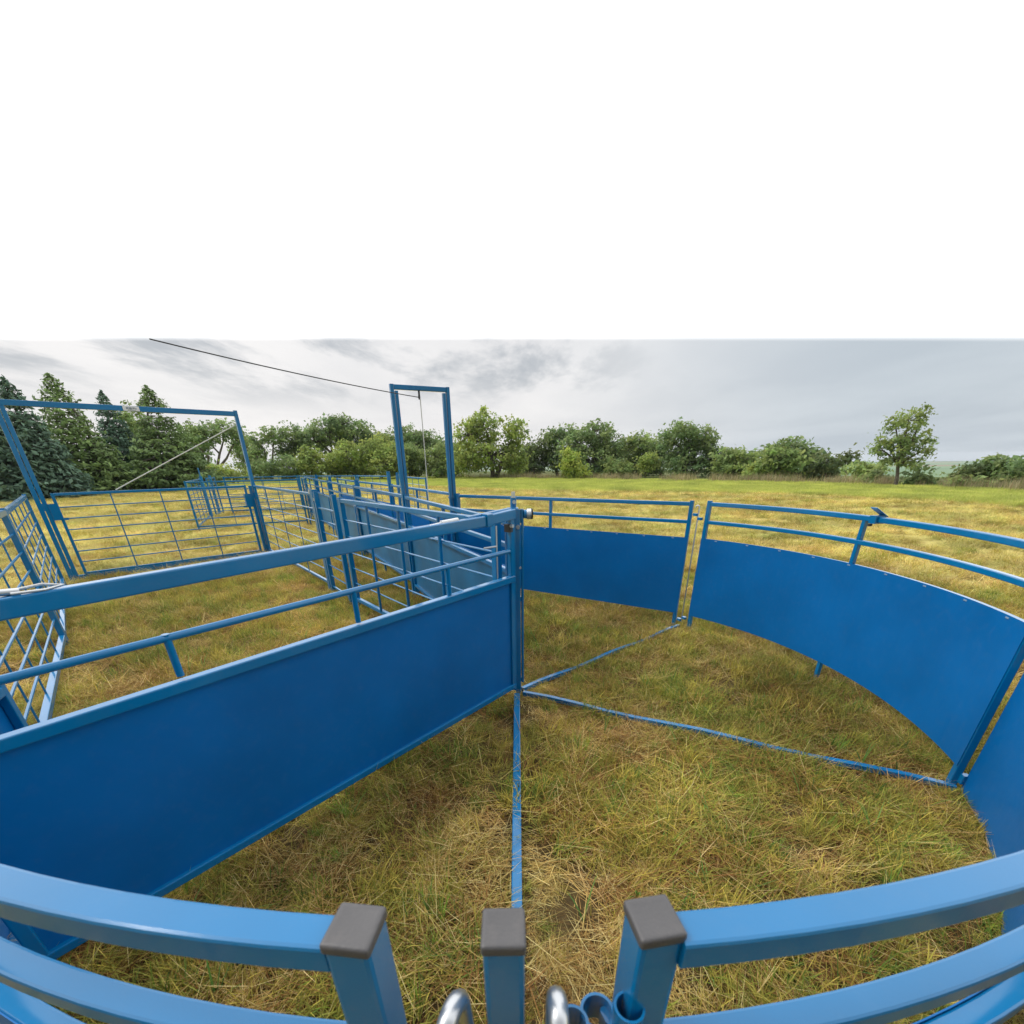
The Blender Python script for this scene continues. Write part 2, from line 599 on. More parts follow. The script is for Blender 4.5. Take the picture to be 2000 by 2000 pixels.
part('spring', MB().ring((0.112, 2.958, 1.256), 0.026, 0.006, (1, 0, 0)).ring((0.121, 2.959, 1.256), 0.026, 0.006, (1, 0, 0)).ring((0.130, 2.96, 1.256), 0.026, 0.006, (1, 0, 0)), ZINC, rl, smooth=True)
part('end_washer', MB().tube([(0.134, 2.96, 1.256), (0.142, 2.961, 1.256)], 0.031, 18), BLACKM, rl, smooth=True)
part('bolt', MB().tube([(0.052, 2.934, 1.185), (0.052, 2.918, 1.183)], 0.013, 6), ZINC, ct)
part('bolt', MB().tube([(0.064, 2.944, 0.93), (0.064, 2.930, 0.93)], 0.008, 6), ZINC, ct)

# radial ground bars
for lab, q, w in (('blue ground bar from the pivot post to the straight panel seam, half hidden by grass', (1.70, 4.33), 0.034),
                  ('blue ground bar from the pivot post out to the right hand seam', (2.25, 1.80), 0.034),
                  ('blue ground bar running straight to the near capped post', (-0.008, 0.34), 0.042)):
    d = Vector((q[0] - PIV[0], q[1] - PIV[1])).normalized()
    s0 = (PIV[0] + d.x * 0.055, PIV[1] + d.y * 0.055)
    pts = []
    for i in range(13):
        p = lerp(s0, q, i / 12)
        pts.append((p[0], p[1], 0.026 + 0.008 * sin(i * 1.3)))
    single('ground_bar', MB().beam(pts, w, 0.034, 0.004), BLUE, lab, 'bar', 'ground bars of the sweep pen')

# ------------------------------------------------------------------ the big sweep gate
GA = radians(231)
gd = (cos(GA), sin(GA))
gn = (-sin(GA), cos(GA))      # towards the near right side


def gp(s, z, o=0.0):
    return (PIV[0] + gd[0] * s + gn[0] * o, PIV[1] + gd[1] * s + gn[1] * o, z)


LG = 2.56
sg = thing('sweep_gate', 'large blue sweep gate with a solid sheet hinged at the pivot post', 'gate', (PIV[0] + gd[0] * LG / 2, PIV[1] + gd[1] * LG / 2, 0))
part('top_rail', MB().beam([gp(0.02, 1.262), gp(0.32, 1.244), gp(LG, 1.205)], 0.042, 0.058, 0.006), BLUE, sg)
part('middle_rail', MB().tube([gp(0.03, 1.045), gp(LG, 1.02)], 0.0135, 14), BLUE, sg, smooth=True)
part('sheet_rail', MB().beam([gp(0.03, 0.868), gp(LG, 0.842)], 0.042, 0.042, 0.005), BLUE, sg)
part('bottom_rail', MB().beam([gp(0.03, 0.095), gp(LG, 0.085)], 0.042, 0.036, 0.005), BLUE, sg)
part('sheet', MB().sweep([gp(0.03, 0.482), gp(LG * 0.5, 0.475), gp(LG, 0.468)], [(-0.0012, -0.372), (0.0012, -0.372), (0.0012, 0.372), (-0.0012, 0.372)]), BLUE_SHEET, sg)
part('hinge_stile', MB().post(*gp(0.045, 0)[:2], 0.07, 1.262, 0.038, 0.030, GA).post(*gp(0.02, 0)[:2], 0.05, 1.20, 0.012, 0.026, GA), BLUE, sg)
part('end_stile', MB().post(*gp(LG, 0)[:2], 0.06, 1.232, 0.038, 0.038, GA), BLUE, sg)
for s in (0.60, 1.19, 1.92):
    part('upright', MB().tube([gp(s, 0.885), gp(s, 1.04)], 0.0125, 12, up=(1, 0, 0)), BLUE, sg, smooth=True)
# latch gear on the gate
hd = part('latch_rod', MB().tube([gp(LG - 0.02, 1.255, -0.01), gp(2.30, 1.255, -0.01), gp(2.20, 1.247, -0.006)], 0.0095, 10), ZINC, sg, smooth=True)
part('hook_end', MB().tube([gp(2.22, 1.250, -0.012), gp(2.15, 1.256, -0.01), gp(2.11, 1.248, 0.004), gp(2.15, 1.244, 0.014), gp(2.22, 1.246, 0.012)], 0.004, 8), ZINC, hd, smooth=True)
part('handle', MB().tube([gp(0.50, 1.272), gp(0.62, 1.268)], 0.012, 12).tube([gp(0.61, 1.268), gp(0.70, 1.262)], 0.006, 8), WHITE, sg, smooth=True)
part('collar', MB().beam([gp(0.24, 1.250), gp(0.29, 1.248)], 0.058, 0.070, 0.006), BLUE, sg)
part('slide_tube', MB().beam([gp(0.03, 1.278, -0.03), gp(0.40, 1.262, -0.03)], 0.03, 0.034, 0.005), BLUE, sg)
part('stop_pad', MB().box(gp(0.075, 1.185, 0.006), 0.03, 0.05, 0.045, GA), BLACKM, sg)
part('bolt', MB().tube([gp(0.085, 1.20, 0.03), gp(0.085, 1.20, 0.05)], 0.010, 6), ZINC, sg)
part('chain_rod', MB().tube([gp(0.135, 1.20, -0.04), gp(0.135, 0.86, -0.04)], 0.005, 6).tube([gp(0.135, 1.08, -0.04), gp(0.21, 1.075, -0.08)], 0.006, 6), ZINC, sg)

# ================================================================== gates and pens behind the sweep gate
bar_panel('rod_gate', 'wide blue rod gate running from the pivot post to the left, behind the sweep gate', 'gate',
          (-1.835, 5.245), (-0.075, 3.085), G_PEN, top=1.215, bot=0.09, nh=5, nv=3, pw=0.052, rod=0.013, vr=0.026, rails=0.042)
bar_panel('rod_gate', 'narrow blue rod gate between two thick double posts', 'gate',
          (-2.385, 5.975), (-1.925, 5.335), G_PEN, top=1.08, bot=0.08, nh=6, nv=0, pw=0.052, ph=1.25, rod=0.013, rails=0.022)
dp = thing('double_post', 'thick double blue post between the long rod panel and the narrow rod gate', 'post', (-2.43, 6.05, 0))
part('post', MB().post(-2.435, 6.065, 0.0, 1.27, 0.095, 0.07, radians(-53)), BLUE, dp)
part('latch', MB().box((-2.50, 6.13, 1.24), 0.05, 0.04, 0.05, radians(-53)), ZINC, dp)
part('latch', MB().box((-2.40, 5.99, 1.16), 0.07, 0.03, 0.03, radians(-53)), ZINC, dp)
pq = bar_panel('rod_fence', 'long blue rod panel from the tall left gate frame to the double post', 'fence panel',
               (-4.585, 8.83), (-2.475, 6.13), G_PEN, top=1.23, bot=0.08, nh=6, nv=3)
# left side fence of the crowding pen
bar_panel('rod_fence', 'far rod panel of the left fence, beside the tall gate frame', 'fence panel',
          (-6.56, 6.60), (-4.37, 4.155), G_PEN, top=1.23, bot=0.07, nh=6, nv=4, rod=0.016, rails=0.042, pw=0.042)
bar_panel('rod_fence', 'near rod panel of the left fence, cut by the left picture edge', 'fence panel',
          (-4.335, 4.115), (-2.60, 2.00), G_PEN, top=1.24, bot=0.07, nh=6, nv=4, rod=0.016, rails=0.046, pw=0.046)

# tall bow frame with its gate
F0, F1 = (-6.66, 6.85), (-4.63, 8.885)
fa = atan2(F1[1] - F0[1], F1[0] - F0[0])
bf = thing('tall_gateway', 'tall wide blue gate frame with a small white label on its top beam', 'gateway', ((F0[0] + F1[0]) / 2, (F0[1] + F1[1]) / 2, 0))
fd = (cos(fa), sin(fa))
for c, s in ((F0, 1), (F1, -1)):
    o = (c[0] + fd[0] * 0.062 * s, c[1] + fd[1] * 0.062 * s)
    po = part('post', MB().post(c[0], c[1], 0, 2.385, 0.055, 0.055, fa), BLUE, bf)
    part('inner_channel', MB().post(o[0], o[1], 0, 1.22 if s < 0 else 2.30, 0.05, 0.05, fa).box((c[0] + fd[0] * 0.04 * s, c[1] + fd[1] * 0.04 * s, 0.12), 0.05, 0.045, 0.14, fa)
         .box((c[0] + fd[0] * 0.04 * s, c[1] + fd[1] * 0.04 * s, 1.05), 0.05, 0.045, 0.10, fa), BLUE, po)
    part('latch_box', MB().box((c[0] + fd[0] * 0.14 * s, c[1] + fd[1] * 0.14 * s, 0.98), 0.11, 0.07, 0.22, fa).box((c[0] + fd[0] * 0.2 * s, c[1] + fd[1] * 0.2 * s, 0.88), 0.10, 0.02, 0.03, fa), BLUE, po)
tb = part('top_beam', MB().beam([(F0[0] + fd[0] * 0.03, F0[1] + fd[1] * 0.03, 2.33), (F1[0] - fd[0] * 0.03, F1[1] - fd[1] * 0.03, 2.335)], 0.055, 0.07, 0.005), BLUE, bf)
part('sill', MB().beam([(F0[0] + fd[0] * 0.03, F0[1] + fd[1] * 0.03, 0.045), (F1[0] - fd[0] * 0.03, F1[1] - fd[1] * 0.03, 0.045)], 0.05, 0.07, 0.005), BLUE, bf)
fn_ = (sin(fa), -cos(fa))
lc = lerp(F0, F1, 0.50)
lb = part('label_plate', MB().box((lc[0] + fn_[0] * 0.030, lc[1] + fn_[1] * 0.030, 2.333), 0.20, 0.003, 0.062, fa, 0.001), WHITE, tb)
mk = MB()
for (dx, dz, ww, hh) in ((-0.045, 0.004, 0.03, 0.022), (-0.008, 0.002, 0.034, 0.026), (0.032, 0.006, 0.03, 0.018), (0.058, -0.001, 0.014, 0.014), (0.005, -0.02, 0.10, 0.006)):
    mk.box((lc[0] + fn_[0] * 0.0328 + fd[0] * dx, lc[1] + fn_[1] * 0.0328 + fd[1] * dx, 2.333 + dz), ww, 0.002, hh, fa, 0.0005)
part('print', mk, INK, lb)
g0, g1 = (F0[0] + fd[0] * 0.16, F0[1] + fd[1] * 0.16), (F1[0] - fd[0] * 0.13, F1[1] - fd[1] * 0.13)
tg = bar_panel('rod_gate', 'wide blue rod gate hanging closed inside the tall left frame', 'gate',
               g0, g1, G_PEN, top=1.23, bot=0.075, nh=6, nv=3, post_bot=0.075, ph=1.23, rod=0.015, vr=0.016)
q0 = lerp(g0, g1, 0.29)
single('stay_rod', MB().tube([(q0[0], q0[1], 1.24), (F1[0] - fd[0] * 0.05, F1[1] - fd[1] * 0.05, 2.17)], 0.0075, 10), CORDM,
       'thin pale stay rod slanting from the rod gate up to the tall frame', 'rod', smooth=True)

# ------------------------------------------------------------------ alley with solid sides
AL = [(-1.24, 5.77), (-2.67, 8.45), (-4.03, 10.95), (-5.2, 13.2), (-6.4, 15.45)]
AR = [(-0.70, 6.05), (-2.11, 8.76), (-3.43, 11.0), (-4.62, 13.25)]
labs = ['nearest solid panel on the left of the alley, grey backed, behind the rod gate', 'second solid panel on the left of the alley, grey backed',
        'third solid panel on the left of the alley, small and far', 'farthest solid panel on the left of the alley']
for i in range(4):
    a, b = Vector(AL[i]), Vector(AL[i + 1])
    d = (b - a).normalized()
    a2, b2 = a + d * 0.02, b - d * 0.02
    sp = solid_panel('solid_fence', labs[i], 'fence panel', [tuple(a2), tuple(b2)], G_ALLEY, side=-1, top=1.21, r2=1.05, st=0.89, sb=0.15, mids=(0.5,), foot=True, pw=0.042, back_mat=GREY_SHEET)
    if i:
        part('tall_post', MB().post(a2[0] + d.y * 0.05, a2[1] - d.x * 0.05, 0, 1.30, 0.075, 0.06, atan2(d.y, d.x)), BLUE, sp)
        n_ = Vector((-d.y, d.x))
        o = a2 - d * 0.05 + n_ * 0.05
        part('stay', MB().tube([(o[0], o[1], 0.88), (o[0] - d.x * 0.3 + n_.x * 0.06, o[1] - d.y * 0.3 + n_.y * 0.06, 0.02)], 0.012, 8), BLUE, sp)
labs = ['nearest solid panel on the right of the alley, beyond the drop gate frame', 'second solid panel on the right of the alley', 'farthest solid panel on the right of the alley']
for i in range(3):
    a, b = Vector(AR[i]), Vector(AR[i + 1])
    d = (b - a).normalized()
    a2, b2 = a + d * 0.03, b - d * 0.03
    sp = solid_panel('solid_fence', labs[i], 'fence panel', [tuple(a2), tuple(b2)], G_ALLEY, side=1, top=1.21, r2=1.05, st=0.89, sb=0.15, mids=(0.5,), foot=True, pw=0.042)
    if i == 1:
        part('tall_post', MB().post(a2[0] - 0.02, a2[1] + 0.02, 0, 1.42, 0.065, 0.05, atan2(d.y, d.x)), BLUE, sp)
        part('tall_post', MB().post(a2[0] + 0.12, a2[1] + 0.10, 0, 1.40, 0.04, 0.04, atan2(d.y, d.x)), BLUE, sp)

solid_panel('solid_fence', 'grey backed solid panel between pivot post and narrow gateway, behind the rod gate', 'fence panel',
            [(-0.005, 3.13), (-1.215, 5.69)], None, side=-1, top=1.205, r2=1.055, st=0.885, sb=0.13, mids=(0.5,), foot=False, back_mat=GREY_SHEET)

# drop gate frame over the alley mouth
D0, D1 = (-1.225, 5.735), (-0.705, 6.01)
da = atan2(D1[1] - D0[1], D1[0] - D0[0])
dd = (cos(da), sin(da))
df = thing('narrow_gateway', 'tall narrow blue frame with a pulley and rope over the alley mouth', 'gateway', ((D0[0] + D1[0]) / 2, (D0[1] + D1[1]) / 2, 0))
for c, s in ((D0, 1), (D1, -1)):
    po = part('post', MB().post(c[0] - dd[0] * 0.024 * s, c[1] - dd[1] * 0.024 * s, 0, 2.31, 0.040, 0.05, da), BLUE, df)
    part('inner_channel', MB().post(c[0] + dd[0] * 0.022 * s, c[1] + dd[1] * 0.022 * s, 0, 2.25, 0.034, 0.045, da).box((c[0], c[1], 1.16), 0.09, 0.06, 0.018, da), BLUE, po)
tb = part('top_beam', MB().beam([(D0[0], D0[1], 2.285), (D1[0], D1[1], 2.285)], 0.046, 0.046, 0.005), BLUE, df)
pc = lerp(D0, D1, 0.47)
pu = part('pulley', MB().tube([(pc[0] - 0.008, pc[1], 2.205), (pc[0] + 0.008, pc[1], 2.205)], 0.026, 16), BLACKM, df, smooth=True)
part('pulley_bracket', MB().box((pc[0], pc[1], 2.24), 0.02, 0.012, 0.07, da), BLACKM, pu)
# the gate panel it lifts, lowered in the channels
E0, E1 = lerp(D0, D1, 0.10), lerp(D0, D1, 0.90)
dg = thing('drop_gate', 'low blue sliding drop gate under the tall narrow frame', 'gate', (pc[0], pc[1], 0))
part('top_bar', MB().beam([(E0[0], E0[1], 0.80), (E1[0], E1[1], 0.80)], 0.026, 0.036, 0.004), BLUE, dg)
part('sheet', MB().sweep([(E0[0], E0[1], 0.43), (E1[0], E1[1], 0.43)], [(-0.0015, -0.34), (0.0015, -0.34), (0.0015, 0.345), (-0.0015, 0.345)]), BLUE_SHEET, dg)
part('latch', MB().tube([(pc[0] - 0.05, pc[1] - 0.05, 0.97), (pc[0] + 0.14, pc[1] + 0.03, 0.97), (pc[0] + 0.16, pc[1] + 0.04, 0.93)], 0.014, 8).post(pc[0], pc[1], 0.80, 0.985, 0.02), BLUE, dg)

# rope from the gate over the pulley and away to the upper left
e = ray(292, 662) * 3.05
e = Vector((e.x, e.y, CAM_H + e.z))
p0 = Vector((pc[0], pc[1], 2.20))
pts = []
for i in range(15):
    f = i / 14
    q = p0.lerp(e, f)
    q.z -= 0.020 * 4 * f * (1 - f)
    pts.append(tuple(q))
single('pull_rope', MB().tube(pts, 0.0042, 8), ROPEM, 'dark pull rope strung through the air to the pulley', 'rope', smooth=True)
single('lift_cord', MB().tube([(pc[0] + 0.012, pc[1] - 0.02, 2.19), (pc[0] + 0.006, pc[1], 1.6), (pc[0], pc[1], 0.985)], 0.0055, 8), CORDM,
       'pale cord hanging straight down from the pulley', 'rope', smooth=True)

# ------------------------------------------------------------------ far holding pens
far = [
    ((-8.2, 12.42), (-5.75, 13.55), 'front rod panel of the far left pen', 5, 2),
    ((-8.22, 12.5), (-9.62, 15.38), 'short side rod panel of the far left pen', 6, 3),
    ((-9.75, 15.9), (-10.1, 16.95), 'small rod gate at the far corner of the left pen', 5, 1),
    ((-9.75, 16.85), (-7.45, 17.42), 'left rod panel in the back row of the pens', 5, 3),
    ((-7.42, 17.43), (-5.15, 16.65), 'middle rod panel in the back row of the pens', 5, 3),
    ((-5.1, 16.62), (-3.78, 15.5), 'right rod panel in the back row of the pens', 5, 3),
    ((-3.5, 15.35), (-2.13, 12.65), 'rightmost far rod panel, open field behind it', 6, 4),
    ((-5.7, 13.58), (-6.3, 15.3), 'rod gate between the far pen and the alley end', 6, 3),
]
for p0_, p1_, lab, nh, nv in far:
    bar_panel('rod_fence', lab, 'fence panel', p0_, p1_, G_PEN, top=1.20, bot=0.10, nh=nh, nv=nv, pw=0.045, rod=0.015, vr=0.015)
for (x, y, h_, lab) in ((-9.66, 15.5, 1.5, 'lone blue post with a tall pointed pin at the far left pen'), (-9.95, 16.45, 1.28, 'short blue post at the far corner of the left pen')):
    single('pen_post', MB().post(x, y, 0, min(h_, 1.26), 0.07).tube([(x, y, 1.25), (x, y, h_)], 0.018, 8), BLUE, lab, 'post', 'posts of the far left pen')


# ================================================================== the ground
def interp(x, xs, ys):
    return float(np.interp(x, xs, ys))


AZ = [-75, -47, -40, -33, -25, -12, 0, 8, 17, 28, 38, 46, 60, 75]
EDGE = [38, 42, 48, 54, 58, 58, 48, 44.0, 39.5, 36.5, 34.0, 30.5, 29, 29]     # where the field ends
GREEN = [36, 39, 44, 46, 44, 36, 28.5, 27.0, 26.5, 26, 25.0, 23.0, 21, 20]  # where the mown part ends


def edge_r(az):
    return interp(az, AZ, EDGE)


def ground_z(x, y):
    r = hypot(x, y)
    az = math.degrees(atan2(x, y))
    z = 0.0
    e = edge_r(max(-75, min(75, az)))
    start = e + (3 if az > 30 else 30)
    if r > start:
        f = min(1, (r - start) / 420)
        z = -33 * f * f * (3 - 2 * f)
        z += 1.2 * mnoise.noise((x / 240, y / 240, 3.1)) * f
    if r < 60:
        z += 0.03 * mnoise.noise((x / 2.6, y / 2.6, 0)) * min(1, max(0, (r - 4) / 6))
    return z


rs = list(np.linspace(0.0, 12, 40)) + list(np.linspace(12.5, 70, 90)) + list(np.geomspace(73, 4200, 60))
azs = np.linspace(-180, 180, 361)
V, F, attr = [], [], []
for i, r in enumerate(rs):
    for a in azs[:-1]:
        x, y = r * sin(radians(a)), r * cos(radians(a))
        V.append((x, y, ground_z(x, y)))
        aa = max(-75, min(75, a))
        gb = interp(aa, AZ, GREEN)
        eb = edge_r(aa)
        attr.append((min(1, max(0, (r - gb) / 5.0 + 0.5)), min(1, max(0, (r - eb - 2) / 6)), min(1, max(0, (r - 120) / 60))))
na = len(azs) - 1
for i in range(len(rs) - 1):
    for j in range(na):
        F.append((i * na + j, i * na + (j + 1) % na, (i + 1) * na + (j + 1) % na, (i + 1) * na + j))
me = bpy.data.meshes.new('ground')
me.from_pydata(V, [], F)
ca = me.color_attributes.new('Zone', 'FLOAT_COLOR', 'POINT')
ca.data.foreach_set('color', np.array([(*a, 1) for a in attr], dtype=np.float32).ravel())
me.polygons.foreach_set('use_smooth', [True] * len(me.polygons))
gr = bpy.data.objects.new('ground', me)
COL.objects.link(gr)
gr['kind'] = 'structure'
bm = bmesh.new()
bm.from_mesh(me)
bmesh.ops.recalc_face_normals(bm, faces=bm.faces)
for f in bm.faces:
    if f.normal.z < 0:
        f.normal_flip()
bm.to_mesh(me)
bm.free()

mt, nt, b = new_mat('field_ground')
g = N(nt, 'ShaderNodeNewGeometry')
zn = N(nt, 'ShaderNodeAttribute', attribute_name='Zone')
sep = N(nt, 'ShaderNodeSeparateColor')
nt.links.new(zn.outputs['Color'], sep.inputs[0])


def noise(scale, detail=6, rough=0.6, stretch=None, rot=0):
    n = N(nt, 'ShaderNodeTexNoise')
    n.inputs['Scale'].default_value = scale
    n.inputs['Detail'].default_value = detail
    n.inputs['Roughness'].default_value = rough
    if stretch:
        mp = N(nt, 'ShaderNodeMapping')
        mp.inputs['Scale'].default_value = stretch
        mp.inputs['Rotation'].default_value = (0, 0, rot)
        nt.links.new(g.outputs['Position'], mp.inputs['Vector'])
        nt.links.new(mp.outputs[0], n.inputs['Vector'])
    else:
        nt.links.new(g.outputs['Position'], n.inputs['Vector'])
    return n.outputs['Fac']


nA = noise(1.1, 6)
nB = noise(14, 8, 0.75)
nC = noise(0.35, 4, 0.6, (0.35, 1.6, 1), radians(8))
straw = ramp(nt, [(0.28, (0.42, 0.35, 0.12)), (0.5, (0.60, 0.52, 0.19)), (0.72, (0.70, 0.62, 0.26))])
nt.links.new(nB, straw.inputs['Fac'])
brown = ramp(nt, [(0.40, (0.40, 0.32, 0.11)), (0.62, (0.58, 0.52, 0.18))])
nt.links.new(nA, brown.inputs['Fac'])
mown = mixc(nt, straw.outputs['Color'], brown.outputs['Color'], 0.45)
rowr = ramp(nt, [(0.36, (0.92, 0.94, 0.88)), (0.62, (1.05, 1.04, 1.02))])
nt.links.new(nC, rowr.inputs['Fac'])
mown = mixc(nt, mown, rowr.outputs['Color'], 1.0, 'MULTIPLY')
nG = noise(3.0, 6, 0.6, (0.4, 1.5, 1))
green = ramp(nt, [(0.3, (0.30, 0.38, 0.05)), (0.7, (0.45, 0.52, 0.09))])
nt.links.new(nG, green.inputs['Fac'])
# ragged edge between mown and green
add = N(nt, 'ShaderNodeMath', operation='ADD')
nt.links.new(sep.outputs[0], add.inputs[0])
sub = N(nt, 'ShaderNodeMath', operation='MULTIPLY_ADD')
nt.links.new(noise(0.8, 5), sub.inputs[0])
sub.inputs[1].default_value = 1.0
sub.inputs[2].default_value = -0.5
nt.links.new(sub.outputs[0], add.inputs[1])
cl = N(nt, 'ShaderNodeMapRange')
cl.inputs['From Min'].default_value = 0.2
cl.inputs['From Max'].default_value = 0.8
nt.links.new(add.outputs[0], cl.inputs['Value'])
# trodden thatch in and round the sweep pen
vdist = N(nt, 'ShaderNodeVectorMath', operation='DISTANCE')
nt.links.new(g.outputs['Position'], vdist.inputs[0])
vdist.inputs[1].default_value = (-0.5, 2.0, 0)
tr = N(nt, 'ShaderNodeMapRange', interpolation_type='SMOOTHSTEP')
tr.inputs['From Min'].default_value = 10.0
tr.inputs['From Max'].default_value = 4.5
nt.links.new(vdist.outputs['Value'], tr.inputs['Value'])
thatch = ramp(nt, [(0.35, (0.055, 0.038, 0.018)), (0.65, (0.15, 0.105, 0.045))])
nt.links.new(nB, thatch.inputs['Fac'])
mown = mixc(nt, mown, thatch.outputs['Color'], tr.outputs['Result'])
c = mixc(nt, mown, green.outputs['Color'], cl.outputs['Result'])
rough_g = ramp(nt, [(0.3, (0.05, 0.075, 0.02)), (0.7, (0.13, 0.14, 0.05))])
nt.links.new(nA, rough_g.inputs['Fac'])
c = mixc(nt, c, rough_g.outputs['Color'], sep.outputs[1])
# far plain: patchwork of fields
vo = N(nt, 'ShaderNodeTexVoronoi')
mp = N(nt, 'ShaderNodeMapping')
mp.inputs['Scale'].default_value = (1 / 260, 1 / 190, 1)
mp.inputs['Rotation'].default_value = (0, 0, 0.5)
nt.links.new(g.outputs['Position'], mp.inputs['Vector'])
sx = N(nt, 'ShaderNodeSeparateXYZ')
nt.links.new(mp.outputs[0], sx.inputs[0])
cx_ = N(nt, 'ShaderNodeCombineXYZ')
nt.links.new(sx.outputs[0], cx_.inputs[0])
nt.links.new(sx.outputs[1], cx_.inputs[1])
nt.links.new(cx_.outputs[0], vo.inputs['Vector'])
vo.inputs['Scale'].default_value = 1
plain = ramp(nt, [(0.0, (0.08, 0.16, 0.06)), (0.35, (0.12, 0.23, 0.08)), (0.6, (0.10, 0.19, 0.08)), (0.85, (0.16, 0.25, 0.09)), (1.0, (0.24, 0.15, 0.08))])
sv = N(nt, 'ShaderNodeSeparateColor')
nt.links.new(vo.outputs['Color'], sv.inputs[0])
nt.links.new(sv.outputs[0], plain.inputs['Fac'])
c = mixc(nt, c, plain.outputs['Color'], sep.outputs[2])
nt.links.new(c, b.inputs['Base Color'])
b.inputs['Roughness'].default_value = 0.95
b.inputs['Specular IOR Level'].default_value = 0.1
bp = N(nt, 'ShaderNodeBump')
bp.inputs['Strength'].default_value = 0.8
bp.inputs['Distance'].default_value = 0.04
nt.links.new(nB, bp.inputs['Height'])
nt.links.new(bp.outputs[0], b.inputs['Normal'])
me.materials.append(mt)


# ================================================================== grass
def blade_arrays(blades):
    """blades: list of (root, dir, length, lean, width, color, seg) -> verts, faces, cols"""
    V, F, C = [], [], []
    for (x, y, z, az, ln, th0, th1, w, col) in blades:
        k = 3
        base = len(V)
        px, py, pz = x, y, z
        ca, sa = cos(az), sin(az)
        nx, ny = -sa, ca
        for i in range(k + 1):
            f = i / k
            ww = w * (1 - 0.75 * f) / 2 if i < k else w * 0.06
            V.append((px + nx * ww, py + ny * ww, pz))
            V.append((px - nx * ww, py - ny * ww, pz))
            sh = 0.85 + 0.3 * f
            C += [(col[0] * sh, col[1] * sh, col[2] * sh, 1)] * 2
            th = th0 + (th1 - th0) * f
            st = ln / k
            px += ca * sin(th) * st
            py += sa * sin(th) * st
            pz += cos(th) * st
            pz = max(pz, 0.006)
        for i in range(k):
            a = base + 2 * i
            F.append((a, a + 1, a + 3, a + 2))
    return V, F, C


STRAW = [(0.60, 0.43, 0.17), (0.68, 0.51, 0.22), (0.52, 0.35, 0.13), (0.44, 0.26, 0.10), (0.76, 0.61, 0.31)]
BROWN = [(0.30, 0.165, 0.06), (0.22, 0.115, 0.045), (0.36, 0.19, 0.07), (0.14, 0.08, 0.035)]
YELLOW = [(0.49, 0.40, 0.085), (0.41, 0.36, 0.075), (0.57, 0.46, 0.11)]
OLIVE = [(0.31, 0.30, 0.07), (0.25, 0.26, 0.06), (0.38, 0.35, 0.085)]
GREENS = [(0.20, 0.30, 0.05), (0.15, 0.25, 0.05), (0.28, 0.36, 0.055), (0.12, 0.22, 0.06)]
LIT_STRAW = [(0.80, 0.69, 0.32), (0.72, 0.64, 0.26), (0.62, 0.55, 0.20), (0.74, 0.69, 0.26)]  # paler straw: the open field's stronger light put into the blade colour
MIX = {'lit_straw': ((LIT_STRAW, 7), (YELLOW, 1.0), (BROWN, 0.5), (OLIVE, 0.5)),
       'litter': ((STRAW, 5), (BROWN, 3.2), (YELLOW, 1.5), (OLIVE, 1.0)),
       'yellow': ((STRAW, 2.0), (BROWN, 2.1), (YELLOW, 2.8), (OLIVE, 3.2), (GREENS, 1.9)),
       'green': ((STRAW, 1.2), (BROWN, 1.9), (YELLOW, 1.6), (OLIVE, 2.8), (GREENS, 3.4))}


def patch(kind, nb, rad, rnd):
    """bundles of strands that share a lie, some flat and some standing"""
    B = []
    U = rnd.uniform
    fams = [f for f, w_ in MIX[kind]]
    wts = [w_ for f, w_ in MIX[kind]]
    for q in range(nb):
        fam = rnd.choices(fams, wts)[0]
        cx, cy = U(-rad, rad), U(-rad, rad)
        az0 = U(0, 2 * pi)
        lay = fam in (STRAW, BROWN, LIT_STRAW) or rnd.random() < 0.35
        tone = U(0.78, 1.15)
        sp = U(0.022, 0.06)
        for i in range(rnd.randrange(22, 46)):
            col = rnd.choice(fam)
            t_ = tone * U(0.68, 1.32)
            col = (col[0] * t_, col[1] * t_, col[2] * t_)
            x, y = cx + rnd.gauss(0, sp), cy + rnd.gauss(0, sp)
            if lay:
                az = az0 + rnd.gauss(0, 0.55) + (pi if rnd.random() < 0.3 else 0)
                th = U(1.1, 1.6)
                B.append((x, y, U(0.003, 0.035), az, U(0.05, 0.17), th, th + U(-0.25, 0.35), U(0.0018, 0.0042), col))
            else:
                az = az0 + rnd.gauss(0, 0.9)
                th = U(0.1, 0.75)
                B.append((x, y, 0.0, az, U(0.05, 0.125), th, th + U(0.4, 1.2), U(0.0026, 0.0062), col))
    for i in range(10):
        th = U(1.25, 1.55)
        B.append((U(-rad, rad), U(-rad, rad), U(0.02, 0.05), U(0, 2 * pi), U(0.1, 0.24), th, th + U(-0.1, 0.2), U(0.0016, 0.003), rnd.choice(STRAW)))
    return B


grass_mat = leafy('grass_blades', (1, 1, 1), 0.28, rough=0.8)
